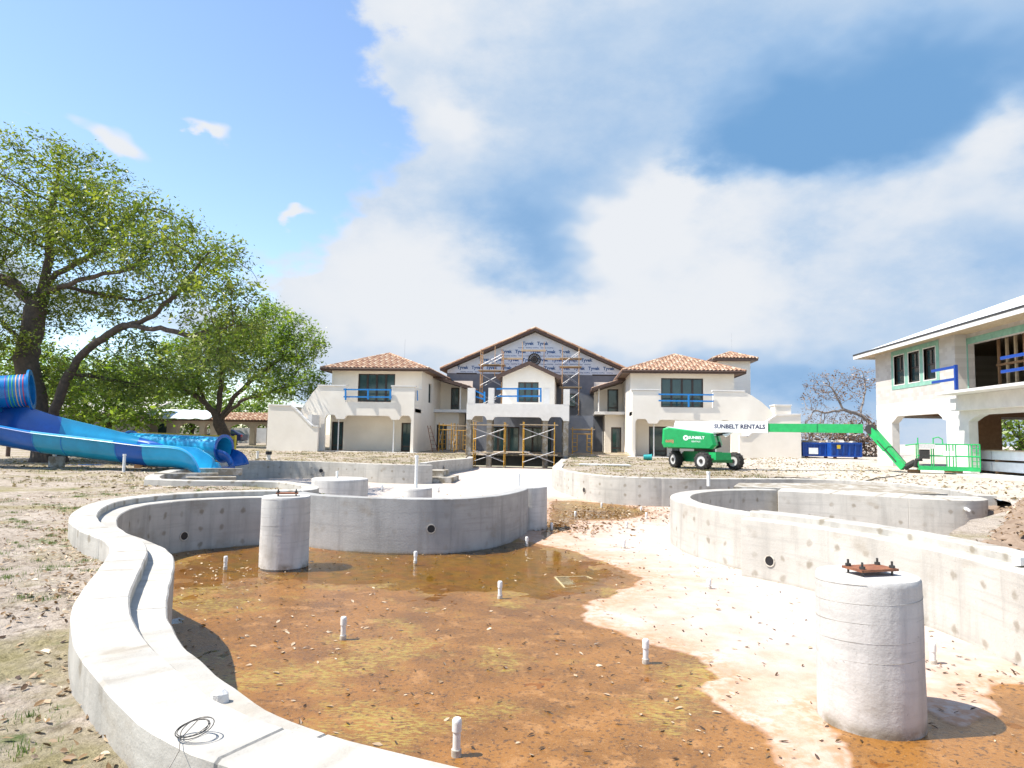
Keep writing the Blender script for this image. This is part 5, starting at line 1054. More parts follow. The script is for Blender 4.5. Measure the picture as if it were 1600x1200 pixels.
for k, (x, y, dx, dy, lbl) in enumerate(((qs[ii][0], qs[ii][1], ts[ii][1], -ts[ii][0], 'white pipe end poking out of the winding wall'), (10.4, 19.02, -.3, -.95, 'white pipe end poking out of the shelf wall above its shadow'))):
    s_ = thing('wall_pipe', lbl, 'pipe', (x, y, -.2)); d_ = Vector((dx, dy, 0)).normalized(); z = -.12 if k == 0 else -.02; p = Vector((x, y, z)); MB().tube([p - d_ * .25, p + d_ * (.10 if k == 0 else .3)], .04, 12).build('pipe', 'white_pvc', s_, smooth=40); MB().tube([p + d_ * .03, p + d_ * .09], .052, 12).build('collar', 'white_pvc', s_, smooth=40)
# fittings lying on wall tops
for (px, py, z, lbl) in ((226, 780.5, .20, 'small white pipe cap sitting on the left wall ledge'), (1181, 805, .20, 'small grey concrete spacer on the right wall ledge'), (1594, 882, .2, 'white plastic fitting on the right wall ledge')):
    q = PZ(px, py, z); o = MB().box((q.x, q.y, q.z + .045), (.13, .10, .10), .4).box((q.x + .05, q.y, q.z + .04), (.09, .07, .07), .4).build('wall_fitting', 'white_pvc' if 'white' in lbl else CK); tag(o, lbl, 'fitting')
# submerged drain frame
dp = [PZ(x, y, -.93) for x, y in ((867, 897), (917, 896), (943, 907), (883, 914))]; dr = thing('drain_frame', 'pale square drain frame lying under the shallow water', 'drain', (dp[0] + dp[2]) / 2)
for a, c in zip(dp, dp[1:] + dp[:1]): MB().beam((a.x, a.y, -.985), (c.x, c.y, -.985), .03, .014).build('frame_bar', 'white_paint', dr)
MB().poly_xy([(p.x, p.y) for p in dp], -1.02, -.99).build('grate', CK, dr)
# coil of tie wire and concrete nib on the near wall
wc = PZ(303, 1150, .30); pts = []
for k in range(110): a = k / 110 * 2 * math.pi * 4.3; rr = .062 + .012 * math.sin(a * .37 + 1); pts.append((wc.x + rr * math.cos(a) * 1.15, wc.y + rr * math.sin(a) * .9, wc.z + .012 + .045 * (.5 + .5 * math.sin(a + .6)) + .004 * math.sin(a * 1.7)))
e_ = PZ(262, 1200, .24); pts += [(wc.x - .03, wc.y - .06, wc.z + .01), (e_.x + .03, e_.y + .03, .30), (e_.x, e_.y - .05, .2)]
tag(MB().tube(pts, .0022, 5).build('wire_coil', 'dark_steel', smooth=True), 'loose coil of thin dark wire lying on the near white wall', 'wire')
wt = PZ(343, 1096, .172); tag(MB().lathe((wt.x, wt.y, .165), [(.045, 0), (.04, .05), (.018, .075)], 9, wob=lambda a, z: .18 * math.sin(a * 2 + 1)).build('concrete_nib', 'white_stucco'), 'small white lump of concrete on the near wall top', 'concrete lump')

# ================================================================== water slides
mat('flume_dark', (.008, .10, .40), .25, .1, 1.5); mat('flume_mid', (.010, .19, .50), .25, .1, 1.5); mat('flume_teal', (.012, .27, .46), .28, .1, 1.5); mat('flume_cyan', (.02, .38, .66), .22, .08, 1.5); mat('flume_rim', (.10, .42, .72), .3, .05)
for nme, c in (('band_green', (.10, .45, .12)), ('band_orange', (.75, .42, .12)), ('band_red', (.55, .03, .05)), ('band_pink', (.62, .35, .40)), ('band_purple', (.12, .05, .35))): mat(nme, c, .35, .05)
flume = thing('water_slide', 'open blue water slide flume sweeping down to the left basin', 'water slide', (-17.5, 25.6, .05))
def rim(px, py, Y): return PY(px, py, Y)
RIM = [(-150, 642, 24.9), (-70, 655, 24.95), (0, 666.5, 25.0), (51, 675.5, 25.05), (110, 682.5, 25.1), (165, 689, 25.15), (222, 696, 25.2), (262, 698.5, 25.3), (284, 702, 25.35), (299, 711, 25.4), (308, 724, 25.42), (314, 738, 25.44)]
HI = [1.05, .95, .78, .62, .44, .25, .0, 0, 0, 0, 0, 0]         # how much the far side stands above the near rim
def section(p, hi, t, tin=0.0):
    """cross-section points of the flume at near-rim point p: flange, round bottom, far side"""
    w, dp_ = 1.45, min(.78, max(.06, p.z + .10)); tt = t.normalized(); side = Vector((-t.y, t.x, 0)).normalized() if math.hypot(t.x, t.y) > .05 else Vector((0, 1, 0)); upv = Vector((0, 0, 1)); out = []
    out.append(p - side * .13 - upv * .0); out.append(p)
    for k in range(1, 12): a = math.pi * k / 12; out.append(p + side * (w / 2 * (1 - math.cos(a))) - upv * dp_ * math.sin(a) ** .8)
    out.append(p + side * w); 
    for k in range(1, 5): out.append(p + side * (w + .10 * math.sin(k / 4 * 1.5)) + upv * hi * k / 4)
    out.append(out[-1] + side * .10); return out
R3 = [rim(*r_) for r_ in RIM]; dense = []
for i in range(len(R3) - 1):
    n = 8
    for k in range(n):
        t = k / n; P0, P1, P2, P3 = R3[max(i - 1, 0)], R3[i], R3[i + 1], R3[min(i + 2, len(R3) - 1)]
        dense.append((.5 * ((2 * P1) + (P2 - P0) * t + (2 * P0 - 5 * P1 + 4 * P2 - P3) * t * t + (3 * P1 - P0 - 3 * P2 + P3) * t ** 3), HI[i] + (HI[i + 1] - HI[i]) * t, i + t))
dense.append((R3[-1], 0, len(R3) - 1.0))
def flume_part(i0, i1, m):
    sel = [j for j, d_ in enumerate(dense) if i0 - 1e-6 <= d_[2] <= i1 + 1e-6]; b = MB(); rings = []
    for lay in (0, 1):
        for j in sel:
            p, hi, _ = dense[j]; t = dense[min(j + 1, len(dense) - 1)][0] - dense[max(j - 1, 0)][0]; S = section(p, hi, t)
            c = sum(S, Vector()) / len(S); rings.append([b.vert(q if lay == 0 else q + Vector((0, 0, -.03)) + (q - c).normalized() * .02) for q in S])
    n = len(sel); m_ = len(rings[0])
    for lay in (0, 1):
        for j in range(n - 1):
            for q in range(m_ - 1): f = (rings[lay * n + j][q], rings[lay * n + j][q + 1], rings[lay * n + j + 1][q + 1], rings[lay * n + j + 1][q]); b.f.append(f if lay == 0 else f[::-1])
    for j in range(n - 1):
        for q in (0, m_ - 1): b.f.append((rings[j][q], rings[j + 1][q], rings[n + j + 1][q], rings[n + j][q]))
    for j in (0, n - 1):
        for q in range(m_ - 1): b.f.append((rings[j][q], rings[j][q + 1], rings[n + j][q + 1], rings[n + j][q]))
    o = b.build('flume_section', m, flume, smooth=45)
    e_ = MB(); e_.tube([dense[j][0] - Vector((0, .09, -.012)) for j in sel], .045, 8); e_.build('rim', 'flume_rim' if m != 'flume_dark' else 'flume_mid', o, smooth=True)
for i0, i1, m in ((0, 3, 'flume_dark'), (3, 5.25, 'flume_teal'), (5.25, 6, 'flume_dark'), (6, 11, 'flume_cyan')): flume_part(i0, i1, m)
for i0 in (3, 3.75, 5.25):                                        # bolted joint flanges
    j = min(range(len(dense)), key=lambda q: abs(dense[q][2] - i0)); p, hi, _ = dense[j]; t = (dense[j + 1][0] - dense[j - 1][0]); S = section(p, hi, t); MB().tube([q + Vector((0, -.012, -.03)) for q in S[1:14]], .028, 6).build('joint_flange', 'flume_mid', flume, smooth=True)
ft = PZ(88, 732, .06); MB().lathe((ft.x, ft.y, ft.z - .15), [(.30, 0), (.30, .62), (.285, .65)], 24).build('footing', CP, flume, smooth=50); MB().beam((ft.x - .1, ft.y, ft.z + .48), (ft.x - .22, ft.y, ft.z + .95), .09, .12).build('support_leg', 'galvanised', flume)
ft2 = PZ(12, 716, .06); MB().tube([(ft2.x, ft2.y, -.1), (ft2.x, ft2.y, 1.2)], .11, 10).build('support_leg', 'fascia_brown', flume)
# enclosed tube behind, ending over the basin
tubes = thing('water_slide', 'closed blue tube slide lying behind the open flume, ending over the left basin', 'water slide', (-19, 30, .05)); ta, tb = PY(150, 690.5, 30.3), PY(350, 701, 28.9); ax = (tb - ta).normalized(); R_t = .52
def ring(p, ax, r0, r1, w, m, parent, name):
    b = MB(); n = 36; q = ax.orthogonal().normalized(); s_ = ax.cross(q); rr = []
    for rad, o_ in ((r0, -w / 2), (r1, -w / 2), (r1, w / 2), (r0, w / 2)): rr.append([b.vert(p + ax * o_ + (q * math.cos(2 * math.pi * k / n) + s_ * math.sin(2 * math.pi * k / n)) * rad) for k in range(n)])
    for a in range(4):
        for k in range(n): b.f.append((rr[a][k], rr[a][(k + 1) % n], rr[(a + 1) % 4][(k + 1) % n], rr[(a + 1) % 4][k]))
    return b.build(name, m, parent, smooth=40)
def shell(p0, p1, r, m, parent, name='tube_section', th=.03):
    b = MB(); n = 36; ax = (p1 - p0).normalized(); q = ax.orthogonal().normalized(); s_ = ax.cross(q); rr = []
    for rad, pp in ((r, p0), (r, p1), (r - th, p1), (r - th, p0)): rr.append([b.vert(pp + (q * math.cos(2 * math.pi * k / n) + s_ * math.sin(2 * math.pi * k / n)) * rad) for k in range(n)])
    for a in range(4):
        for k in range(n): b.f.append((rr[a][k], rr[a][(k + 1) % n], rr[(a + 1) % 4][(k + 1) % n], rr[(a + 1) % 4][k]))
    return b.build(name, m, parent, smooth=40)
tm = ta + (tb - ta) * .28; shell(ta - ax * 5, tm, R_t, 'flume_mid', tubes); shell(tm, tb, R_t * .98, 'flume_cyan', tubes); ring(tm, ax, R_t, R_t + .09, .07, 'flume_mid', tubes, 'joint_flange'); ring(tb, ax, R_t - .02, R_t + .10, .06, 'flume_dark', tubes, 'joint_flange')
b = MB(); rings_ = []                                             # splash-down scoop
for k in range(9):
    t = k / 8; c = tb + ax * (.95 * math.sin(t * 1.35)) + Vector((0, 0, -.02 - .62 * t * t)); fwd = (ax * math.cos(t * 1.35) + Vector((0, 0, -1)) * math.sin(t * 1.35)).normalized(); sd2 = Vector((-ax.y, ax.x, 0)).normalized(); upv = sd2.cross(fwd); upv = upv if upv.dot(Vector((0, 0, 1)) + ax * .5) > 0 else -upv
    rings_.append([b.vert(c + sd2 * (R_t * math.cos(a)) + upv * (R_t * math.sin(a))) for a in [math.pi + math.pi * q / 14 for q in range(15)]])
for r0, r1 in zip(rings_[:-1], rings_[1:]):
    for q in range(14): b.f.append((r0[q], r0[q + 1], r1[q + 1], r1[q]))
o = b.build('exit_scoop', 'flume_dark', tubes, smooth=45); md = o.modifiers.new('thickness', 'SOLIDIFY'); md.thickness = .035
MB().bx(ta.x - 4, tb.x - .3, min(ta.y, tb.y) - .2, max(ta.y, tb.y) + .3, -.1, .14).build('cradle', 'flume_dark', tubes)
# upper banded tube at the left
up_t = thing('water_slide', 'blue tube slide section with rainbow bands high beside the oak trunk', 'water slide', (-24, 26.5, .05)); u0, u1 = PY(-140, 622, 24.6), PY(50, 609, 26.6); ua = (u1 - u0).normalized()
shell(u0, u1, .66, 'flume_mid', up_t); ring(u1 - ua * .03, ua, .62, .84, .08, 'flume_mid', up_t, 'joint_flange'); mid_ = u1 - ua * 1.15; ring(mid_, ua, .64, .82, .08, 'flume_teal', up_t, 'joint_flange')
L_u = (u1 - mid_).length
for k, m in enumerate(('band_purple', 'band_green', 'band_green', 'band_orange', 'band_pink', 'band_red')): ring(mid_ + ua * L_u * (.30 + .105 * k), ua, .655, .672, .03, m, up_t, 'colour_band')
ring(mid_ - ua * .35, ua, .655, .674, .06, 'band_red', up_t, 'colour_band'); MB().tube([(u0.x + 2.0, u0.y + .9, -.1), (u0.x + 2.0, u0.y + .9, u0.z - .5)], .12, 12).build('support_column', 'galvanised', up_t, smooth=True)
MB().beam((mid_.x, mid_.y - .2, mid_.z - .95), (mid_.x + .02, mid_.y - .2, mid_.z - .55), .3, .10).build('saddle', 'galvanised', up_t); MB().tube([(mid_.x, mid_.y - .2, -.1), (mid_.x, mid_.y - .2, mid_.z - .9)], .10, 12).build('support_column', 'galvanised', up_t, smooth=True)
# slab edges and blocks where the slides meet the basin
for i, (px, py, sx, sy, sz, rz, lbl) in enumerate(((292, 741, 2.0, .35, .28, .45, 'white concrete kerb beside the open flume exit'), (343, 733, 1.7, .35, .26, .35, 'white concrete kerb between the two slide exits'), (330, 746, 1.5, .5, .24, .5, 'low white concrete kerb in front of the flume exit'))):
    q = PZ(px, py, .2); tag(MB().box((q.x, q.y, .10), (sx, sy, sz), rz).build('concrete_kerb', CW), lbl, 'kerb')
for px, py, sx, sz, m, lbl in ((218, 733, .32, .22, 'timber', 'dark timber block under the flume'), (236, 733, .62, .26, 'dark_steel', 'dark open box lying under the flume'), (255, 734, .34, .24, CK, 'grey concrete block under the flume'), (268, 736, 1.2, .14, CK, 'grey concrete beam under the flume exit')):
    q = PZ(px, py, .08); tag(MB().box((q.x, q.y, .06 + sz / 2), (sx, .3, sz), .15).build('block', m), lbl, 'block')
# yellow barrier rail behind the slides
br_ = thing('barrier_rail', 'yellow and timber barrier rail behind the blue tube slide', 'barrier', (-18.5, 34, .1))
ra, rb, rc = PY(120, 674, 36), PY(210, 677, 35), PY(368, 684, 33.6)
MB().beam(ra, rb, .08, .2).build('rail', 'plank_wood', br_); MB().beam(rb, rc, .10, .17).build('rail', 'yellow_paint', br_)
for px, Y in ((150, 35.7), (240, 34.8), (306, 34.2), (367, 33.6)): q = PY(px, 683, Y); MB().tube([(q.x, Y + .06, .0), (q.x, Y + .06, q.z + .1)], .06, 8).build('post', 'yellow_paint', br_)
MB().beam(PY(306, 690, 34.25), PY(366, 693, 33.65), .05, .1).build('rail', 'yellow_paint', br_)

# ================================================================== left background: arcade, long wall, parked car
mat('old_wall', (.20, .175, .15), .9, .12, 1.0, .2, 20); mat('tan_stucco', (.42, .36, .29), .9, .08, 1.5, .2, 40); mat('tarp_blue', (.42, .55, .58), .5, .12, 2, col2=(.70, .70, .66)); mat('car_blue', (.008, .014, .05), .2, .05); mat('tail_red', (.3, .01, .015), .3, .05)
ar = thing('arcade', 'low tan arcade with arched openings, tarpaulin and clay tiles on its roof', 'arcade', (-33, 65, .4)); YA = 65.0; xa0, xa1 = X_(232, YA), X_(422, YA); zA = Z_(656, YA, 320); gA = .2
ops_ = [(278, 313), (321, 330), (358, 391.5), (399, 418)]
poly = [(xa0, gA)]
for pa, pb in ops_:
    x0, x1 = X_(pa, YA), X_(pb, YA); zs_ = Z_(668, YA, 320); poly += [(x0, gA)] + [(x0 + (x1 - x0) * k / 10, zs_ + .42 * math.sin(math.pi * k / 10) ** .6) for k in range(11)] + [(x1, gA)]
poly += [(xa1, gA), (xa1, zA), (xa0, zA)]
MB().poly_xz(poly, YA, YA + .5).build('arcade_wall', 'tan_stucco', ar)
x0, x1 = X_(249, YA), X_(262, YA); MB().poly_xz([(x0, 1.1)] + [(x0 + (x1 - x0) * k / 8, 2.15 + .35 * math.sin(math.pi * k / 8)) for k in range(9)] + [(x1, 1.1)], YA - .03, YA - .003).build('arched_window', 'dark_glass', ar)
xm = X_(330, YA); tiled(ar, (xm, YA - .5, zA), (xa1 + .3, YA - .5, zA), (xa1 + .3, YA + 1.6, zA + .8), (xm, YA + 1.6, zA + .8), 'roof')
t = MB(); nx_ = 24
for j in range(5):
    for i in range(nx_ + 1): x = xa0 - .5 + (xm - xa0 + .7) * i / nx_; t.v.append((x, YA - .6 + j * .55, zA + .05 + j * .24 + .10 * mnoise.noise((x * 1.3, j * 1.1, 2))))
for j in range(4):
    for i in range(nx_): k = j * (nx_ + 1) + i; t.f.append((k, k + 1, k + nx_ + 2, k + nx_ + 1))
o = t.build('tarpaulin', 'tarp_blue', ar, smooth='all'); md = o.modifiers.new('thickness', 'SOLIDIFY'); md.thickness = .03
MB().bx(xa0 - .4, xa1 + .3, YA - .45, YA + 2.2, zA - .12, zA - .0).build('roof_edge', 'fascia_brown', ar); 
lw_ = thing('boundary_building', 'long dark grey-brown wall with pale roof edge behind the big oak', 'building', (-42, 63, .3)); xw0, xw1 = X_(-120, 62), X_(231, 62)
MB().bx(xw0, xw1, 62, 62.4, .1, Z_(646, 62, 180)).build('wall', 'old_wall', lw_); r_ = MB(); z = Z_(646, 62, 180); r_.v = [(xw0, 61.5, z), (xw1, 61.5, z), (xw1, 66, z + 1.3), (xw0, 66, z + 1.3), (xw0, 61.5, z + .12), (xw1, 61.5, z + .12), (xw1, 66, z + 1.42), (xw0, 66, z + 1.42)]; r_.f = [(3, 2, 1, 0), (4, 5, 6, 7), (0, 1, 5, 4), (1, 2, 6, 5), (2, 3, 7, 6), (3, 0, 4, 7)]; r_.build('roof', 'block_wall', lw_)
wl_ = tag(MB().bx(X_(215, 84), X_(440, 84), 84, 84.3, .1, 2.35).build('garden_wall', 'white_render'), 'low white garden wall seen through the arcade arches', 'wall')
car = thing('parked_car', 'dark blue car parked behind the tan arcade', 'car', (X_(349, 74), 75, .45)); cx0, cx1 = X_(318, 74), X_(379, 74); Lc = cx1 - cx0
pr = [(0, .35), (.0, .85), (.05, 1.0), (.16, 1.10), (.28, 1.52), (.42, 1.62), (.78, 1.58), (.93, 1.12), (1.0, 1.02), (1.0, .45), (.98, .35)]
b = MB(); k = len(pr)
for y, s in ((74.0, .96), (74.12, 1), (75.6, 1), (75.72, .96)):
    for u, z in pr: b.v.append((cx0 + Lc * (.5 + (u - .5) * s), y, .45 + z * (s if z > 1 else 1)))
b.f = [tuple(range(k)), tuple(range(4 * k - 1, 3 * k - 1, -1))] + [(q * k + j, q * k + (j + 1) % k, (q + 1) * k + (j + 1) % k, (q + 1) * k + j) for q in range(3) for j in range(k)]; b.build('body', 'car_blue', car, smooth=30)
MB().poly_xz([(cx0 + Lc * u, .45 + z) for u, z in ((.20, 1.12), (.30, 1.48), (.52, 1.53), (.52, 1.12))], 73.985, 74.02).build('side_window', 'dark_glass', car); MB().poly_xz([(cx0 + Lc * u, .45 + z) for u, z in ((.55, 1.12), (.55, 1.53), (.76, 1.5), (.87, 1.12))], 73.985, 74.02).build('side_window', 'dark_glass', car)
for u in (.18, .82):
    w_ = MB().tube([(cx0 + Lc * u, 73.97, .79), (cx0 + Lc * u, 74.2, .79)], .34, 20).build('wheel', 'rubber', car, smooth=40); MB().tube([(cx0 + Lc * u, 73.95, .79), (cx0 + Lc * u, 73.99, .79)], .2, 16).build('rim', 'wheel_grey', w_, smooth=40)
MB().bx(cx1 - .1, cx1 + .015, 74.02, 74.3, 1.25, 1.5).build('tail_light', 'tail_red', car)

# spoil heap right of the shelf wall
b = MB(); nx_, ny_ = 90, 100; mask_ = {}
for j in range(ny_ + 1):
    for i in range(nx_ + 1):
        x, y = 5.9 + 8.6 * i / nx_, 9.8 + 14.4 * j / ny_; e_line = 6.0 + max(0, (y - 11.3)) * .66; d_ = (x - e_line) * .83
        h = .24 - 1.15 * float(sstep(.9, -1.2, np.array(d_))) if y > 11.8 else .12
        if y > 19.5: h = max(h - .2 * (y - 19.5) / 4, -.1) if d_ > -.6 else h
        h += .10 * fnoise(x, y, .9, 2) + .07 * fnoise(x, y, 3.2, 4) + .03 * fnoise(x, y, 9, 6); edge = min(i, nx_ - i, j, ny_ - j) / 8
        b.v.append((x, y, h if edge > 1 else h - .35 * (1 - edge)))
for j in range(ny_):
    for i in range(nx_): q = j * (nx_ + 1) + i; b.f.append((q, q + 1, q + nx_ + 2, q + nx_ + 1))
mat('dug_earth', (.30, .22, .155), .97, .3, 5, 1.0, 18, col2=(.17, .115, .075)); o = b.build('earth_bank', 'dug_earth', smooth='all'); structure(o)

# clutter before the right wing: stacked boards, a bucket, a hose across the sand
for i, (px, py, L_p, w, rz, z) in enumerate(((985, 713, 4.6, .30, .02, .06), (1000, 711, 3.8, .30, -.03, .12), (1020, 712, 4.2, .28, .05, .09), (1035, 710.5, 2.6, .28, -.08, .16))):
    q = PZ(px, py, .36); tag(MB().box((q.x, q.y, ground_h(q.x, q.y) + z), (L_p, w, .05), rz).build('timber_board', 'plank_wood'), ('long grey board lowest in the pile before the right wing', 'board lying across the pile before the right wing', 'board beside the bucket in the pile before the right wing', 'short board topmost on the pile before the right wing')[i], 'board', 'boards piled before the right wing')
q = PZ(1012, 719, .3); bk = thing('bucket', 'teal bucket lying on the dry grass before the right wing', 'bucket', (q.x, q.y, ground_h(q.x, q.y))); mat('bucket_teal', (.02, .30, .30), .4, .1); zq = ground_h(q.x, q.y)
MB().tube([(q.x - .28, q.y, zq + .2), (q.x + .26, q.y - .05, zq + .2)], [.17, .21], 18).build('shell', 'bucket_teal', bk, smooth=40); ring(Vector((q.x + .26, q.y - .05, zq + .2)), Vector((1, -.1, 0)).normalized(), .20, .23, .04, 'bucket_teal', bk, 'rim')
q0, q1 = PZ(905, 724, .28), PZ(985, 727, .25); tag(MB().box(((q0.x + q1.x) / 2, (q0.y + q1.y) / 2, ground_h(2, 38) + .04), (abs(q1.x - q0.x), .9, .07), .02).build('concrete_path_strip', 'slab_white'), 'pale concrete strip on the grass beside the far pool wall', 'slab')
hp_ = []
for k in range(60):
    t = k / 59; px_, py_ = 1170 + 240 * t, 742 - 3 * math.sin(t * 7) + 1.5 * t; p = PZ(px_, py_, .33); hp_.append((p.x, p.y, ground_h(p.x, p.y) + .02))
tag(MB().tube(hp_, .02, 6).build('hose', 'rubber', smooth=True), 'thin dark hose lying across the bare sand towards the lift platform', 'hose')
for i, px in enumerate((1428, 1490)):
    q = PY(px, 741, 33.2); zg = ground_h(q.x, q.y); tag(MB().box((q.x, q.y, (zg + .5) / 2), (.5 if i == 0 else .7, .25, max(.12, .5 - zg)), -.35).build('timber_block', 'timber'), ('square timber block under the hinge side of the lift platform', 'long timber block under the gate side of the lift platform')[i], 'timber block')

# ================================================================== trees
def leaf_material(name, ca, cb, cc, tr=.45):
    m = bpy.data.materials.new(name); m.use_nodes = True; N = m.node_tree.nodes; L = m.node_tree.links; N.clear(); o = N.new('ShaderNodeOutputMaterial')
    a = N.new('ShaderNodeAttribute'); a.attribute_name = 'tone'; r = N.new('ShaderNodeValToRGB'); L.new(a.outputs['Fac'], r.inputs[0]); e = r.color_ramp.elements; e[0].color = (*ca, 1); e[1].color = (*cc, 1); x = e.new(.55); x.color = (*cb, 1)
    d = N.new('ShaderNodeBsdfDiffuse'); t = N.new('ShaderNodeBsdfTranslucent'); g = N.new('ShaderNodeBsdfGlossy'); g.inputs['Roughness'].default_value = .45; mx = N.new('ShaderNodeMixShader'); mx.inputs[0].default_value = tr; m2 = N.new('ShaderNodeMixShader'); m2.inputs[0].default_value = .05
    hs = N.new('ShaderNodeHueSaturation'); hs.inputs['Value'].default_value = 1.5; hs.inputs['Saturation'].default_value = 1.1; L.new(r.outputs[0], hs.inputs['Color']); L.new(r.outputs[0], d.inputs[0]); L.new(hs.outputs[0], t.inputs[0]); L.new(d.outputs[0], mx.inputs[1]); L.new(t.outputs[0], mx.inputs[2]); L.new(mx.outputs[0], m2.inputs[1]); L.new(g.outputs[0], m2.inputs[2]); L.new(m2.outputs[0], o.inputs[0]); MATS[name] = m; return m
leaf_material('oak_leaf', (.05, .085, .013), (.14, .19, .027), (.28, .31, .055)); leaf_material('bright_leaf', (.06, .115, .016), (.155, .235, .03), (.29, .36, .06)); leaf_material('dry_leaf', (.085, .05, .035), (.20, .13, .09), (.30, .22, .16), .2)
mat('bark', (.115, .085, .062), .95, .3, 5, 1.0, 25, col2=(.055, .04, .03)); mat('grey_bark', (.33, .28, .24), .95, .25, 5, .8, 25, col2=(.19, .15, .12))
from mathutils import kdtree
def grow(limbs, blobs_, n_attr, step=.38, infl=3.2, kill=.62, iters=90, seed=1, droop=.0):
    """space colonisation: limbs (3-D polylines, first one from the ground) grow towards points scattered in the crown's lobes"""
    R = np.random.default_rng(seed); nodes, par = [], []
    for li, l in enumerate(limbs):
        l = [Vector(p) for p in l]
        if li == 0: prev = -1
        else: prev = min(range(len(nodes)), key=lambda i: (nodes[i] - l[0]).length)
        for a, c in zip(l[:-1], l[1:]):
            n = max(1, int((c - a).length / step))
            for k in range(0 if (prev == -1) else 1, n + 1):
                p = a + (c - a) * (k / n) + Vector(R.normal(0, .03, 3)); nodes.append(p); par.append(prev); prev = len(nodes) - 1
    vol = [b_[3] * b_[4] * b_[5] for b_ in blobs_]; A = []
    for b_, v in zip(blobs_, vol):
        m = int(n_attr * v / sum(vol)); d = R.normal(size=(m, 3)); d /= np.linalg.norm(d, axis=1)[:, None]; d *= (R.random((m, 1)) ** .42); A.append(np.array(b_[:3]) + d * np.array(b_[3:6]))
    A = [Vector(p) for p in np.concatenate(A)]; alive = list(range(len(A)))
    for it in range(iters):
        kd = kdtree.KDTree(len(nodes)); [kd.insert(p, i) for i, p in enumerate(nodes)]; kd.balance(); acc = {}; keep = []
        for ai in alive:
            co, i, d = kd.find(A[ai])
            if d < kill: continue
            keep.append(ai)
            if d < infl + (6 if it < 12 else 0): acc.setdefault(i, []).append((A[ai] - co).normalized())
        alive = keep
        if not acc or not alive: break
        for i, ds in acc.items():
            v = sum(ds, Vector()) + Vector(R.normal(0, .35, 3)) + Vector((0, 0, -droop))
            if v.length < 1e-3: continue
            p = nodes[i] + v.normalized() * step * (1 if it < 25 else .8); nodes.append(p); par.append(i)
        if len(nodes) > 14000: break
    return nodes, par
def tree(name, label, limbs, blobs_, n_attr, r_trunk, leafm, per=9, size=.11, spread=.34, seed=1, barkm='bark', group=None, step=.38, kill=.62, tips=.05, cat='tree', droop=.0, tip=.010):
    base = Vector(limbs[0][0]); root = thing(name, label, cat, (base.x, base.y, base.z), group)
    nodes, par = grow(limbs, blobs_, n_attr, step=step, kill=kill, seed=seed, droop=droop); n = len(nodes); ch = [[] for _ in range(n)]
    for i, p in enumerate(par):
        if p >= 0: ch[p].append(i)
    rad = [0.0] * n
    for i in range(n - 1, -1, -1): rad[i] = tip if not ch[i] else sum(rad[c] ** 2.25 for c in ch[i]) ** (1 / 2.25)
    k = r_trunk / rad[0]; pw = math.log(r_trunk / tip) / math.log(max(rad[0] / tip, 1.01)); rad = [tip * (r / tip) ** pw for r in rad]
    b = MB(); starts = [0] + [c for i in range(n) for c in sorted(ch[i], key=lambda q: -rad[q])[1:]]
    for s in starts:
        chain = [par[s]] if par[s] >= 0 else []; i = s
        while True:
            chain.append(i)
            if not ch[i]: break
            i = max(ch[i], key=lambda q: rad[q])
        rs = [min(rad[q], rad[s] * 1.02) for q in chain]
        if len(chain) < 2: continue
        pts = [nodes[q] for q in chain]; sides = 10 if rs[0] > .12 else (6 if rs[0] > .03 else 4)
        if s == 0: rs[0] *= 1.5; rs[1] *= 1.2
        b.tube(pts, rs, sides, cap=False)
    b.build('trunk', barkm, root, smooth='all', fix=False)
    R = np.random.default_rng(seed + 5); tipn = [i for i in range(n) if rad[i] < tips]; P = np.array([nodes[i] for i in tipn])
    P = np.repeat(P, per, axis=0); m = len(P); dens = np.array([mnoise.noise(Vector(p) * .55) for p in P]); keep = R.random(m) < np.clip(.80 + dens * 1.5, .08, 1); P = P[keep]; m = len(P)
    C = P + R.normal(0, spread * .5, (m, 3)); nrm = R.normal(size=(m, 3)); nrm[:, 2] = np.abs(nrm[:, 2]) + .5; nrm /= np.linalg.norm(nrm, axis=1)[:, None]; t = np.cross(nrm, R.normal(size=(m, 3))); t /= np.linalg.norm(t, axis=1)[:, None] + 1e-9; bt = np.cross(nrm, t)
    s = size * (.5 + 1.1 * R.random((m, 1)) ** 2); V = np.stack([C - t * s, C + bt * s * .42 - nrm * s * .1, C + t * s, C - bt * s * .42 - nrm * s * .1], 1).reshape(-1, 3); me = bpy.data.meshes.new('crown'); me.vertices.add(4 * m); me.vertices.foreach_set('co', V.reshape(-1).astype(np.float32)); me.loops.add(4 * m); me.loops.foreach_set('vertex_index', np.arange(4 * m)); me.polygons.add(m); me.polygons.foreach_set('loop_start', np.arange(0, 4 * m, 4)); me.polygons.foreach_set('loop_total', np.full(m, 4)); me.update()
    at = me.attributes.new('tone', 'FLOAT', 'FACE'); cl = np.array([mnoise.noise(Vector(c) * .9 + Vector((9, 3, 1))) for c in C]); at.data.foreach_set('value', np.clip(.5 + .5 * cl + R.normal(0, .22, m), 0, 1).astype(np.float32)); me.materials.append(MATS[leafm]); o = link('crown', me, root); return root
def E_(px, py, Y, rx, ry, rz): q = PY(px, py, Y); return (q.x, q.y, q.z, rx, ry, rz)
def V_(px, py, Y): return PY(px, py, Y)
T0 = Vector((-24.2, 30.2, 0.0))
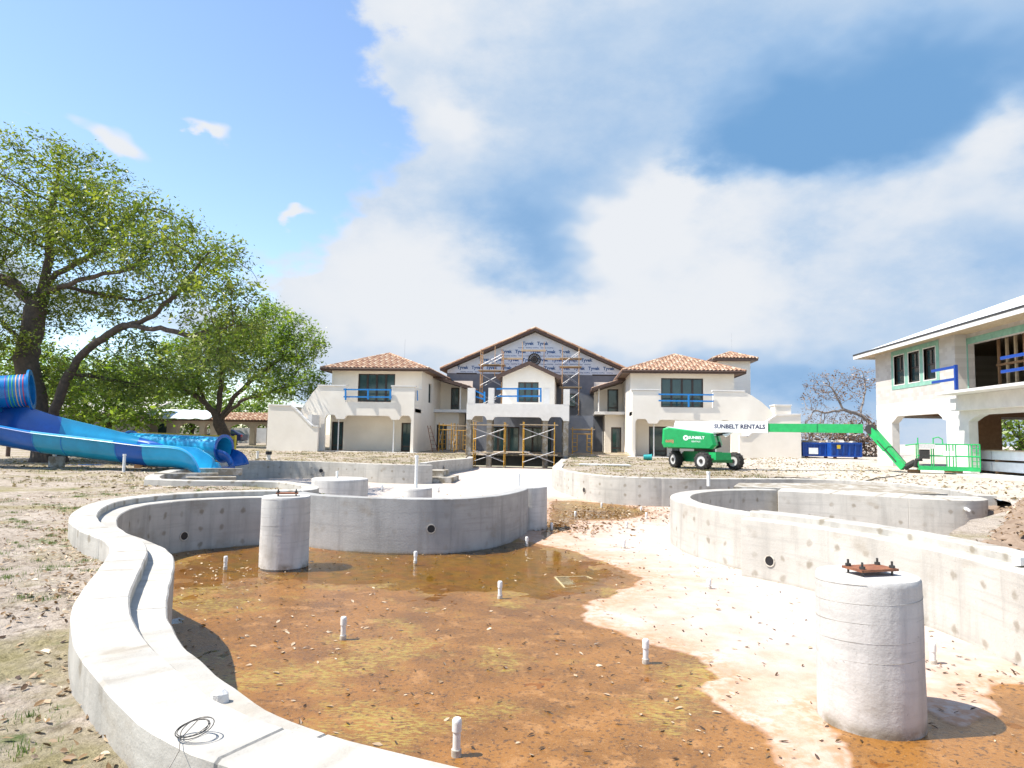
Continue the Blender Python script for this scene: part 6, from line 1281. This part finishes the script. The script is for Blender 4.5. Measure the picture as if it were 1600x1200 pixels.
tree('oak_tree', 'huge spreading live oak with twisting limbs behind the blue slides',
     [[T0, V_(84, 640, 30), V_(102, 598, 30), V_(122, 562, 29.8), V_(150, 535, 29.5), V_(196, 508, 29), V_(240, 494, 28.5), V_(272, 462, 28), V_(305, 420, 27.8), V_(325, 395, 27.6)],
      [T0 + Vector((-.3, .2, .6)), V_(48, 600, 30.6), V_(40, 560, 30.8), V_(54, 500, 31), V_(60, 465, 31), V_(88, 428, 31), V_(132, 405, 30.6), V_(180, 372, 30)],
      [V_(57, 480, 31), V_(20, 442, 31.5), V_(-40, 420, 32), V_(-120, 400, 32)], [V_(62, 460, 31), V_(104, 445, 29.6), V_(150, 430, 28.6), V_(205, 420, 27.8)], [V_(196, 508, 29), V_(250, 515, 28), V_(300, 524, 27.4), V_(350, 512, 27)],
      [V_(46, 545, 30.8), V_(0, 498, 29.5), V_(-70, 480, 28)], [V_(60, 470, 31), V_(78, 400, 31.4), V_(75, 340, 31.6), V_(90, 290, 31.6)], [V_(92, 445, 30.4), V_(150, 458, 31.4), V_(215, 470, 32), V_(260, 455, 32)], [V_(110, 585, 30), V_(160, 590, 31.5), V_(215, 600, 32)]],
     [E_(60, 320, 31, 4.6, 4.5, 2.5), E_(185, 350, 30, 3.6, 4.2, 1.9), E_(280, 410, 28.5, 3.0, 3.8, 2.0), E_(350, 470, 27.6, 1.8, 3, 2.0), E_(345, 560, 27.5, 1.9, 3, 1.3), E_(-90, 380, 31, 4.5, 5, 3.6), E_(120, 470, 32.5, 4, 3, 1.6), E_(200, 590, 31.5, 3.8, 2.6, 1.5), E_(120, 600, 32.5, 2.5, 2.0, 1.4), E_(-40, 520, 29, 3, 3, 1.6), E_(100, 255, 31, 3.0, 3.5, .9)],
     5200, .62, 'oak_leaf', per=42, size=.098, spread=.5, seed=3, group='oaks at the left')
g2 = ground_h(-29.5, 58)
tree('oak_tree', 'rounder bright green oak in front of the tan arcade, its crown touching the house',
     [[(-29.6, 58, g2), V_(344, 668, 58), V_(338, 648, 58), V_(312, 622, 57.5), V_(275, 600, 57), V_(240, 590, 57)], [V_(342, 660, 58), V_(366, 620, 58), V_(398, 590, 57.6), V_(440, 560, 57)], [V_(340, 650, 58), V_(346, 600, 58.5), V_(350, 555, 59), V_(380, 520, 59)], [V_(345, 655, 58), V_(380, 625, 56.6), V_(425, 612, 55.6), V_(465, 600, 55)], [V_(325, 635, 57.6), V_(300, 585, 58), V_(290, 545, 58)]],
     [E_(300, 570, 58, 4.2, 4, 2.8), E_(385, 535, 58, 4.6, 4.6, 3.0), E_(455, 535, 57, 2.9, 4, 2.6), E_(475, 600, 55.5, 1.9, 3, 1.9), E_(425, 605, 56, 2.6, 3, 1.7), E_(245, 605, 57, 3.5, 3, 1.5), E_(180, 600, 56, 3.2, 3, 2.2), E_(420, 490, 58, 2.4, 3, 1.2)],
     4200, .50, 'bright_leaf', per=32, size=.145, spread=.6, seed=8, group='oaks at the left')
for i, (px, y, h, w, lbl) in enumerate(((165, 50, 8.0, 6.0, 'dense green tree just right of the oak trunk, before the long dark wall'), (300, 80, 8.5, 7.0, 'green tree behind the tan arcade roof'), (20, 70, 12, 9, 'tall green tree beyond the long dark wall'), (395, 90, 7.0, 6.0, 'low green tree beyond the arcade and white garden wall'), (1592, 66, 6.5, 5.0, 'bright green tree seen through the open carport'))):
    x = X_(px, y)
    z = ground_h(x, y); tree('broadleaf_tree', lbl, [[(x, y, z), (x + .2, y, z + h * .22), (x - .1, y, z + h * .45)], [(x, y, z + h * .22), (x + w * .35, y - .5, z + h * .5)], [(x, y, z + h * .25), (x - w * .35, y - .4, z + h * .5)]], [(x, y, z + h * .62, w * .75, w * .6, h * .36), (x + w * .4, y - .5, z + h * .42, w * .5, w * .5, h * .24), (x - w * .4, y - .5, z + h * .42, w * .5, w * .5, h * .24), (x, y - 1, z + h * .28, w * .8, w * .4, h * .16)], 1300, .28, 'bright_leaf', per=22, size=.24, spread=.9, seed=20 + i, step=.55, kill=.8, group='background trees')
tree('dry_tree', 'bare dried-out tree with grey limbs and brown leaves beyond the blue skips', [[V_(1385, 712, 60), V_(1368, 668, 60), V_(1345, 648, 60), V_(1318, 640, 60), V_(1308, 622, 60), V_(1300, 606, 60)], [V_(1318, 640, 60), V_(1290, 645, 59.5), V_(1268, 640, 59.5)], [V_(1345, 648, 60), V_(1352, 610, 61), V_(1350, 585, 61)]],
     [E_(1275, 620, 60, 1.5, 1.8, 2.6), E_(1310, 605, 60, 2.2, 2, 1.5), E_(1352, 590, 61, 1.6, 2, 1.2), E_(1280, 665, 60, 1.8, 2, 1.2), E_(1330, 655, 61, 2.0, 2, 1.0)], 1300, .16, 'dry_leaf', per=5, size=.10, spread=.3, seed=31, barkm='grey_bark', step=.26, kill=.38, tips=.02, tip=.012)
for i, (px, py, Y, rx, rz, n) in enumerate(((1290, 695, 62, 3.2, 1.7, 700), (1350, 690, 58, 2.4, 1.9, 700))):
    q = PY(px, 715, Y); tree('dry_bush', ('brown tangled dry thicket behind the blue skips', 'brown tangled dry thicket beside the block building')[i], [[(q.x, q.y, .3), (q.x + .2, q.y, 1.0), (q.x - .1, q.y, 1.6)], [(q.x, q.y, .5), (q.x + 1.2, q.y - .3, 1.2)], [(q.x, q.y, .5), (q.x - 1.3, q.y - .3, 1.2)]], [E_(px, py, Y, rx, 1.3, rz)], n, .09, 'dry_leaf', per=14, size=.13, spread=.35, seed=41 + i, barkm='grey_bark', step=.26, kill=.36, tips=.03, cat='bush', group='dry thickets')

# ================================================================== ground cover, litter
def scatter_cards(name, pts, size, m, tones, flat=.35, aspect=.5, kindlabel=None, curl=.25, seed=0, lift=.006):
    """many small leaf-shaped faces lying on a surface"""
    R = np.random.default_rng(seed); P = np.array(pts); n = len(P); nrm = R.normal(0, flat, (n, 3)); nrm[:, 2] = 1; nrm /= np.linalg.norm(nrm, axis=1)[:, None]; a = R.random(n) * 6.283; t = np.stack([np.cos(a), np.sin(a), np.zeros(n)], 1); t -= nrm * (t * nrm).sum(1)[:, None]; t /= np.linalg.norm(t, axis=1)[:, None]; bt = np.cross(nrm, t)
    s = (size * (.45 + .9 * R.random(n)))[:, None]; P = P + nrm * 0 + np.array([0, 0, lift]); up = np.array([0, 0, 1.0]) * s * curl
    r1, r2, r3, r4 = (up * R.random((n, 1)) for _ in range(4))
    V = np.stack([P - t * s, P - t * s * .35 - bt * s * aspect * .85 + r1, P + t * s * .4 - bt * s * aspect * .8 + r2, P + t * s * 1.05 + r3 * .6, P + t * s * .4 + bt * s * aspect * .8 + r4, P - t * s * .35 + bt * s * aspect * .85 + r2], 1).reshape(-1, 3)
    me = bpy.data.meshes.new(name); k6 = np.arange(n)[:, None] * 6; F = np.concatenate([k6 + np.array([0, 1, 2, 3]), k6 + np.array([3, 4, 5, 0])], 1).reshape(-1, 4); me.from_pydata(V.tolist(), [], F.tolist()); at = me.attributes.new('tone', 'FLOAT', 'FACE'); at.data.foreach_set('value', np.repeat(np.clip(R.normal(tones[0], tones[1], n), 0, 1), 2).astype(np.float32)); me.materials.append(MATS[m]); o = link(name, me); o['kind'] = 'stuff'; return o
leaf_material('litter_leaf', (.05, .028, .015), (.25, .15, .065), (.58, .46, .32), .1); leaf_material('grass_blade', (.06, .075, .02), (.10, .16, .03), (.20, .26, .06), .35); leaf_material('straw', (.10, .075, .035), (.25, .19, .09), (.40, .33, .18), .2)
R = np.random.default_rng(5); pts = []
while len(pts) < 5500:
    x, y = R.uniform(-13, -1.6), R.uniform(2.2, 19.5)
    if inside(HOLE, x, y): continue
    near_w = np.min(np.hypot(S_PATH[:, 0] - x, S_PATH[:, 1] - y)); cl = fnoise(x, y, .9, 11)
    if R.random() < np.clip(.16 + .45 * cl + .55 * math.exp(-max(0, near_w - .05) / .35) * (1 if y > 6 else .35), .02, 1): pts.append((x, y, ground_h(x, y) + .004))
o = scatter_cards('leaf_litter', pts, .029, 'litter_leaf', (.55, .27), seed=1, flat=.45); tag(o, 'dead brown leaves scattered over the sandy ground at left', 'leaf litter')
pts = []
while len(pts) < 6500:
    x, y = R.uniform(-28, 16), R.uniform(18, 51)
    if inside(HOLE, x, y): continue
    if R.random() < np.clip(.35 + .6 * fnoise(x, y, .35, 15), .03, 1): pts.append((x, y, ground_h(x, y) + .004))
o = scatter_cards('dry_litter', pts, .075, 'straw', (.5, .3), seed=2, flat=.4); tag(o, 'dry straw and leaves over the ground before the house', 'leaf litter')
def blades(name, label, centres, per, h, rad, m, tone, seed):
    R = np.random.default_rng(seed); V, F, T = [], [], []
    for (cx, cy, sc) in centres:
        for k in range(int(per * sc)):
            a, d = R.random() * 6.283, abs(R.normal(0, rad * sc)); x, y = cx + d * math.cos(a), cy + d * math.sin(a) * .8
            if inside(HOLE, x, y): continue
            z = ground_h(x, y) - .005; hh = h * (.4 + .8 * R.random()); la, w = R.random() * 6.283, h * .06; lx, ly = math.cos(la) * hh * .7 * R.random(), math.sin(la) * hh * .7 * R.random(); i = len(V); wx, wy = -math.sin(la) * w, math.cos(la) * w
            V += [(x - wx, y - wy, z), (x + wx, y + wy, z), (x + lx * .5 + wx * .7, y + ly * .5 + wy * .7, z + hh * .65), (x + lx * .5 - wx * .7, y + ly * .5 - wy * .7, z + hh * .65), (x + lx, y + ly, z + hh)]; F += [(i, i + 1, i + 2, i + 3), (i + 3, i + 2, i + 4)]; v = float(np.clip(R.normal(tone, .22), 0, 1)); T += [v, v]
    me = bpy.data.meshes.new(name); me.from_pydata(V, [], F); at = me.attributes.new('tone', 'FLOAT', 'FACE'); at.data.foreach_set('value', np.array(T, np.float32)); me.materials.append(MATS[m]); o = link(name, me); tag(o, label, 'grass', kind='stuff')
cs2 = []
while len(cs2) < 260:
    x, y = R.uniform(-13.5, -1.7), R.uniform(2.2, 19)
    if not inside(HOLE, x, y) and R.random() < np.clip(.25 + 1.1 * fnoise(x, y, .55, 31), .02, 1): cs2.append((x, y, R.uniform(.4, 1.15)))
blades('grass_tufts', 'small green grass tufts in the sandy ground at left', cs2, 130, .042, .16, 'grass_blade', .5, 3)
cs3 = []
while len(cs3) < 900:
    x, y = R.uniform(-30, 22), R.uniform(19, 53)
    if not inside(HOLE, x, y) and (x < 9 or R.random() < .12) and R.random() < np.clip(.3 + .9 * fnoise(x, y, .3, 41), .02, 1): cs3.append((x, y, R.uniform(.5, 1.3)))
blades('grass_patches', 'patchy dry grass between the pool and the house', cs3, 22, .10, .38, 'straw', .55, 4)
cs4 = [c for c in cs3 if R.random() < .4]; blades('green_patches', 'patches of greener grass between the pool and the house', cs4, 22, .10, .35, 'grass_blade', .45, 6)
# leaves and grit on the pool floor
def floor_at(x, y):
    return None
me = pool_floor.data; co = np.empty(len(me.vertices) * 3, np.float32); me.vertices.foreach_get('co', co); co = co.reshape(-1, 3); dv = np.empty(len(me.vertices), np.float32); me.attributes['stain'].data.foreach_get('value', dv)
sel = np.where((co[:, 1] < 18) & (co[:, 0] > -9) & (co[:, 0] < 6.2) & (co[:, 1] > 2.5))[0]
def floor_pts(n, wfun, seed):
    R = np.random.default_rng(seed); out = []
    while len(out) < n:
        for i in R.choice(sel, 4000):
            x, y, z = co[i]
            if R.random() < wfun(x, y, dv[i]): out.append((x + R.uniform(-.045, .045), y + R.uniform(-.045, .045), max(z, -.9465 if y < 17 else z) + .003))
            if len(out) >= n: break
    return out
c1, c2_ = PZ(430, 1010, -.93), PZ(330, 900, -.93); c3, c4 = PZ(1130, 1130, -.93), PZ(1520, 1060, -.93)
def g_(x, y, c, r): return math.exp(-((x - c.x) ** 2 + (y - c.y) ** 2) / r ** 2)
o = scatter_cards('floor_leaves', floor_pts(800, lambda x, y, d: min(1, .05 + .5 * g_(x, y, c1, .9) + .5 * g_(x, y, c2_, 1.3) + .35 * g_(x, y, c3, .9) + .25 * max(0, fnoise(x, y, .8, 3)) * (1 if d < .3 else .5)), 1), .036, 'litter_leaf', (.85, .2), seed=6, flat=.25); tag(o, 'pale dead leaves lying on the wet pool floor', 'leaf litter')
o = scatter_cards('floor_leaves', floor_pts(1500, lambda x, y, d: min(1, (.10 + .25 * max(0, fnoise(x, y, 1.1, 8))) * (1.0 if d < .4 else .55) + .5 * g_(x, y, c4, .8)), 2), .034, 'litter_leaf', (.12, .14), seed=7, flat=.25, aspect=.32); tag(o, 'dark dead leaves and twigs lying on the pool floor', 'leaf litter')
pts = []
while len(pts) < 2600:
    x, y = R.uniform(-7.5, 5.0), R.uniform(17.2, 33)
    w = g_(x, y, Vector((-4.5, 22.5)), 3.0) * .6 + g_(x, y, Vector((1.6, 24.2)), 1.9) + g_(x, y, Vector((0, 20.5)), 1.3)
    if R.random() < w and not (-2.0 < x < 0 and y < 19): pts.append((x, y, floor_z(y) + .012))
o = scatter_cards('floor_leaves', pts, .06, 'litter_leaf', (.5, .2), seed=9, flat=.3); tag(o, 'brown leaves drifted on the far pool floor between the drums', 'leaf litter')
pts = []
while len(pts) < 2500:
    x, y = R.uniform(6.2, 13.5), R.uniform(10.2, 20.5); pts.append((x, y, 0))
hb = bpy.data.objects['earth_bank']; kd = kdtree.KDTree(len(hb.data.vertices)); [kd.insert((v.co.x, v.co.y, 0), i) for i, v in enumerate(hb.data.vertices)]; kd.balance(); pts = [(x, y, hb.data.vertices[kd.find((x, y, 0))[1]].co.z + .01) for x, y, _ in pts]
o = scatter_cards('bank_litter', pts, .05, 'litter_leaf', (.45, .25), seed=12, flat=.5); tag(o, 'dead leaves and twigs strewn over the dug earth bank', 'leaf litter')
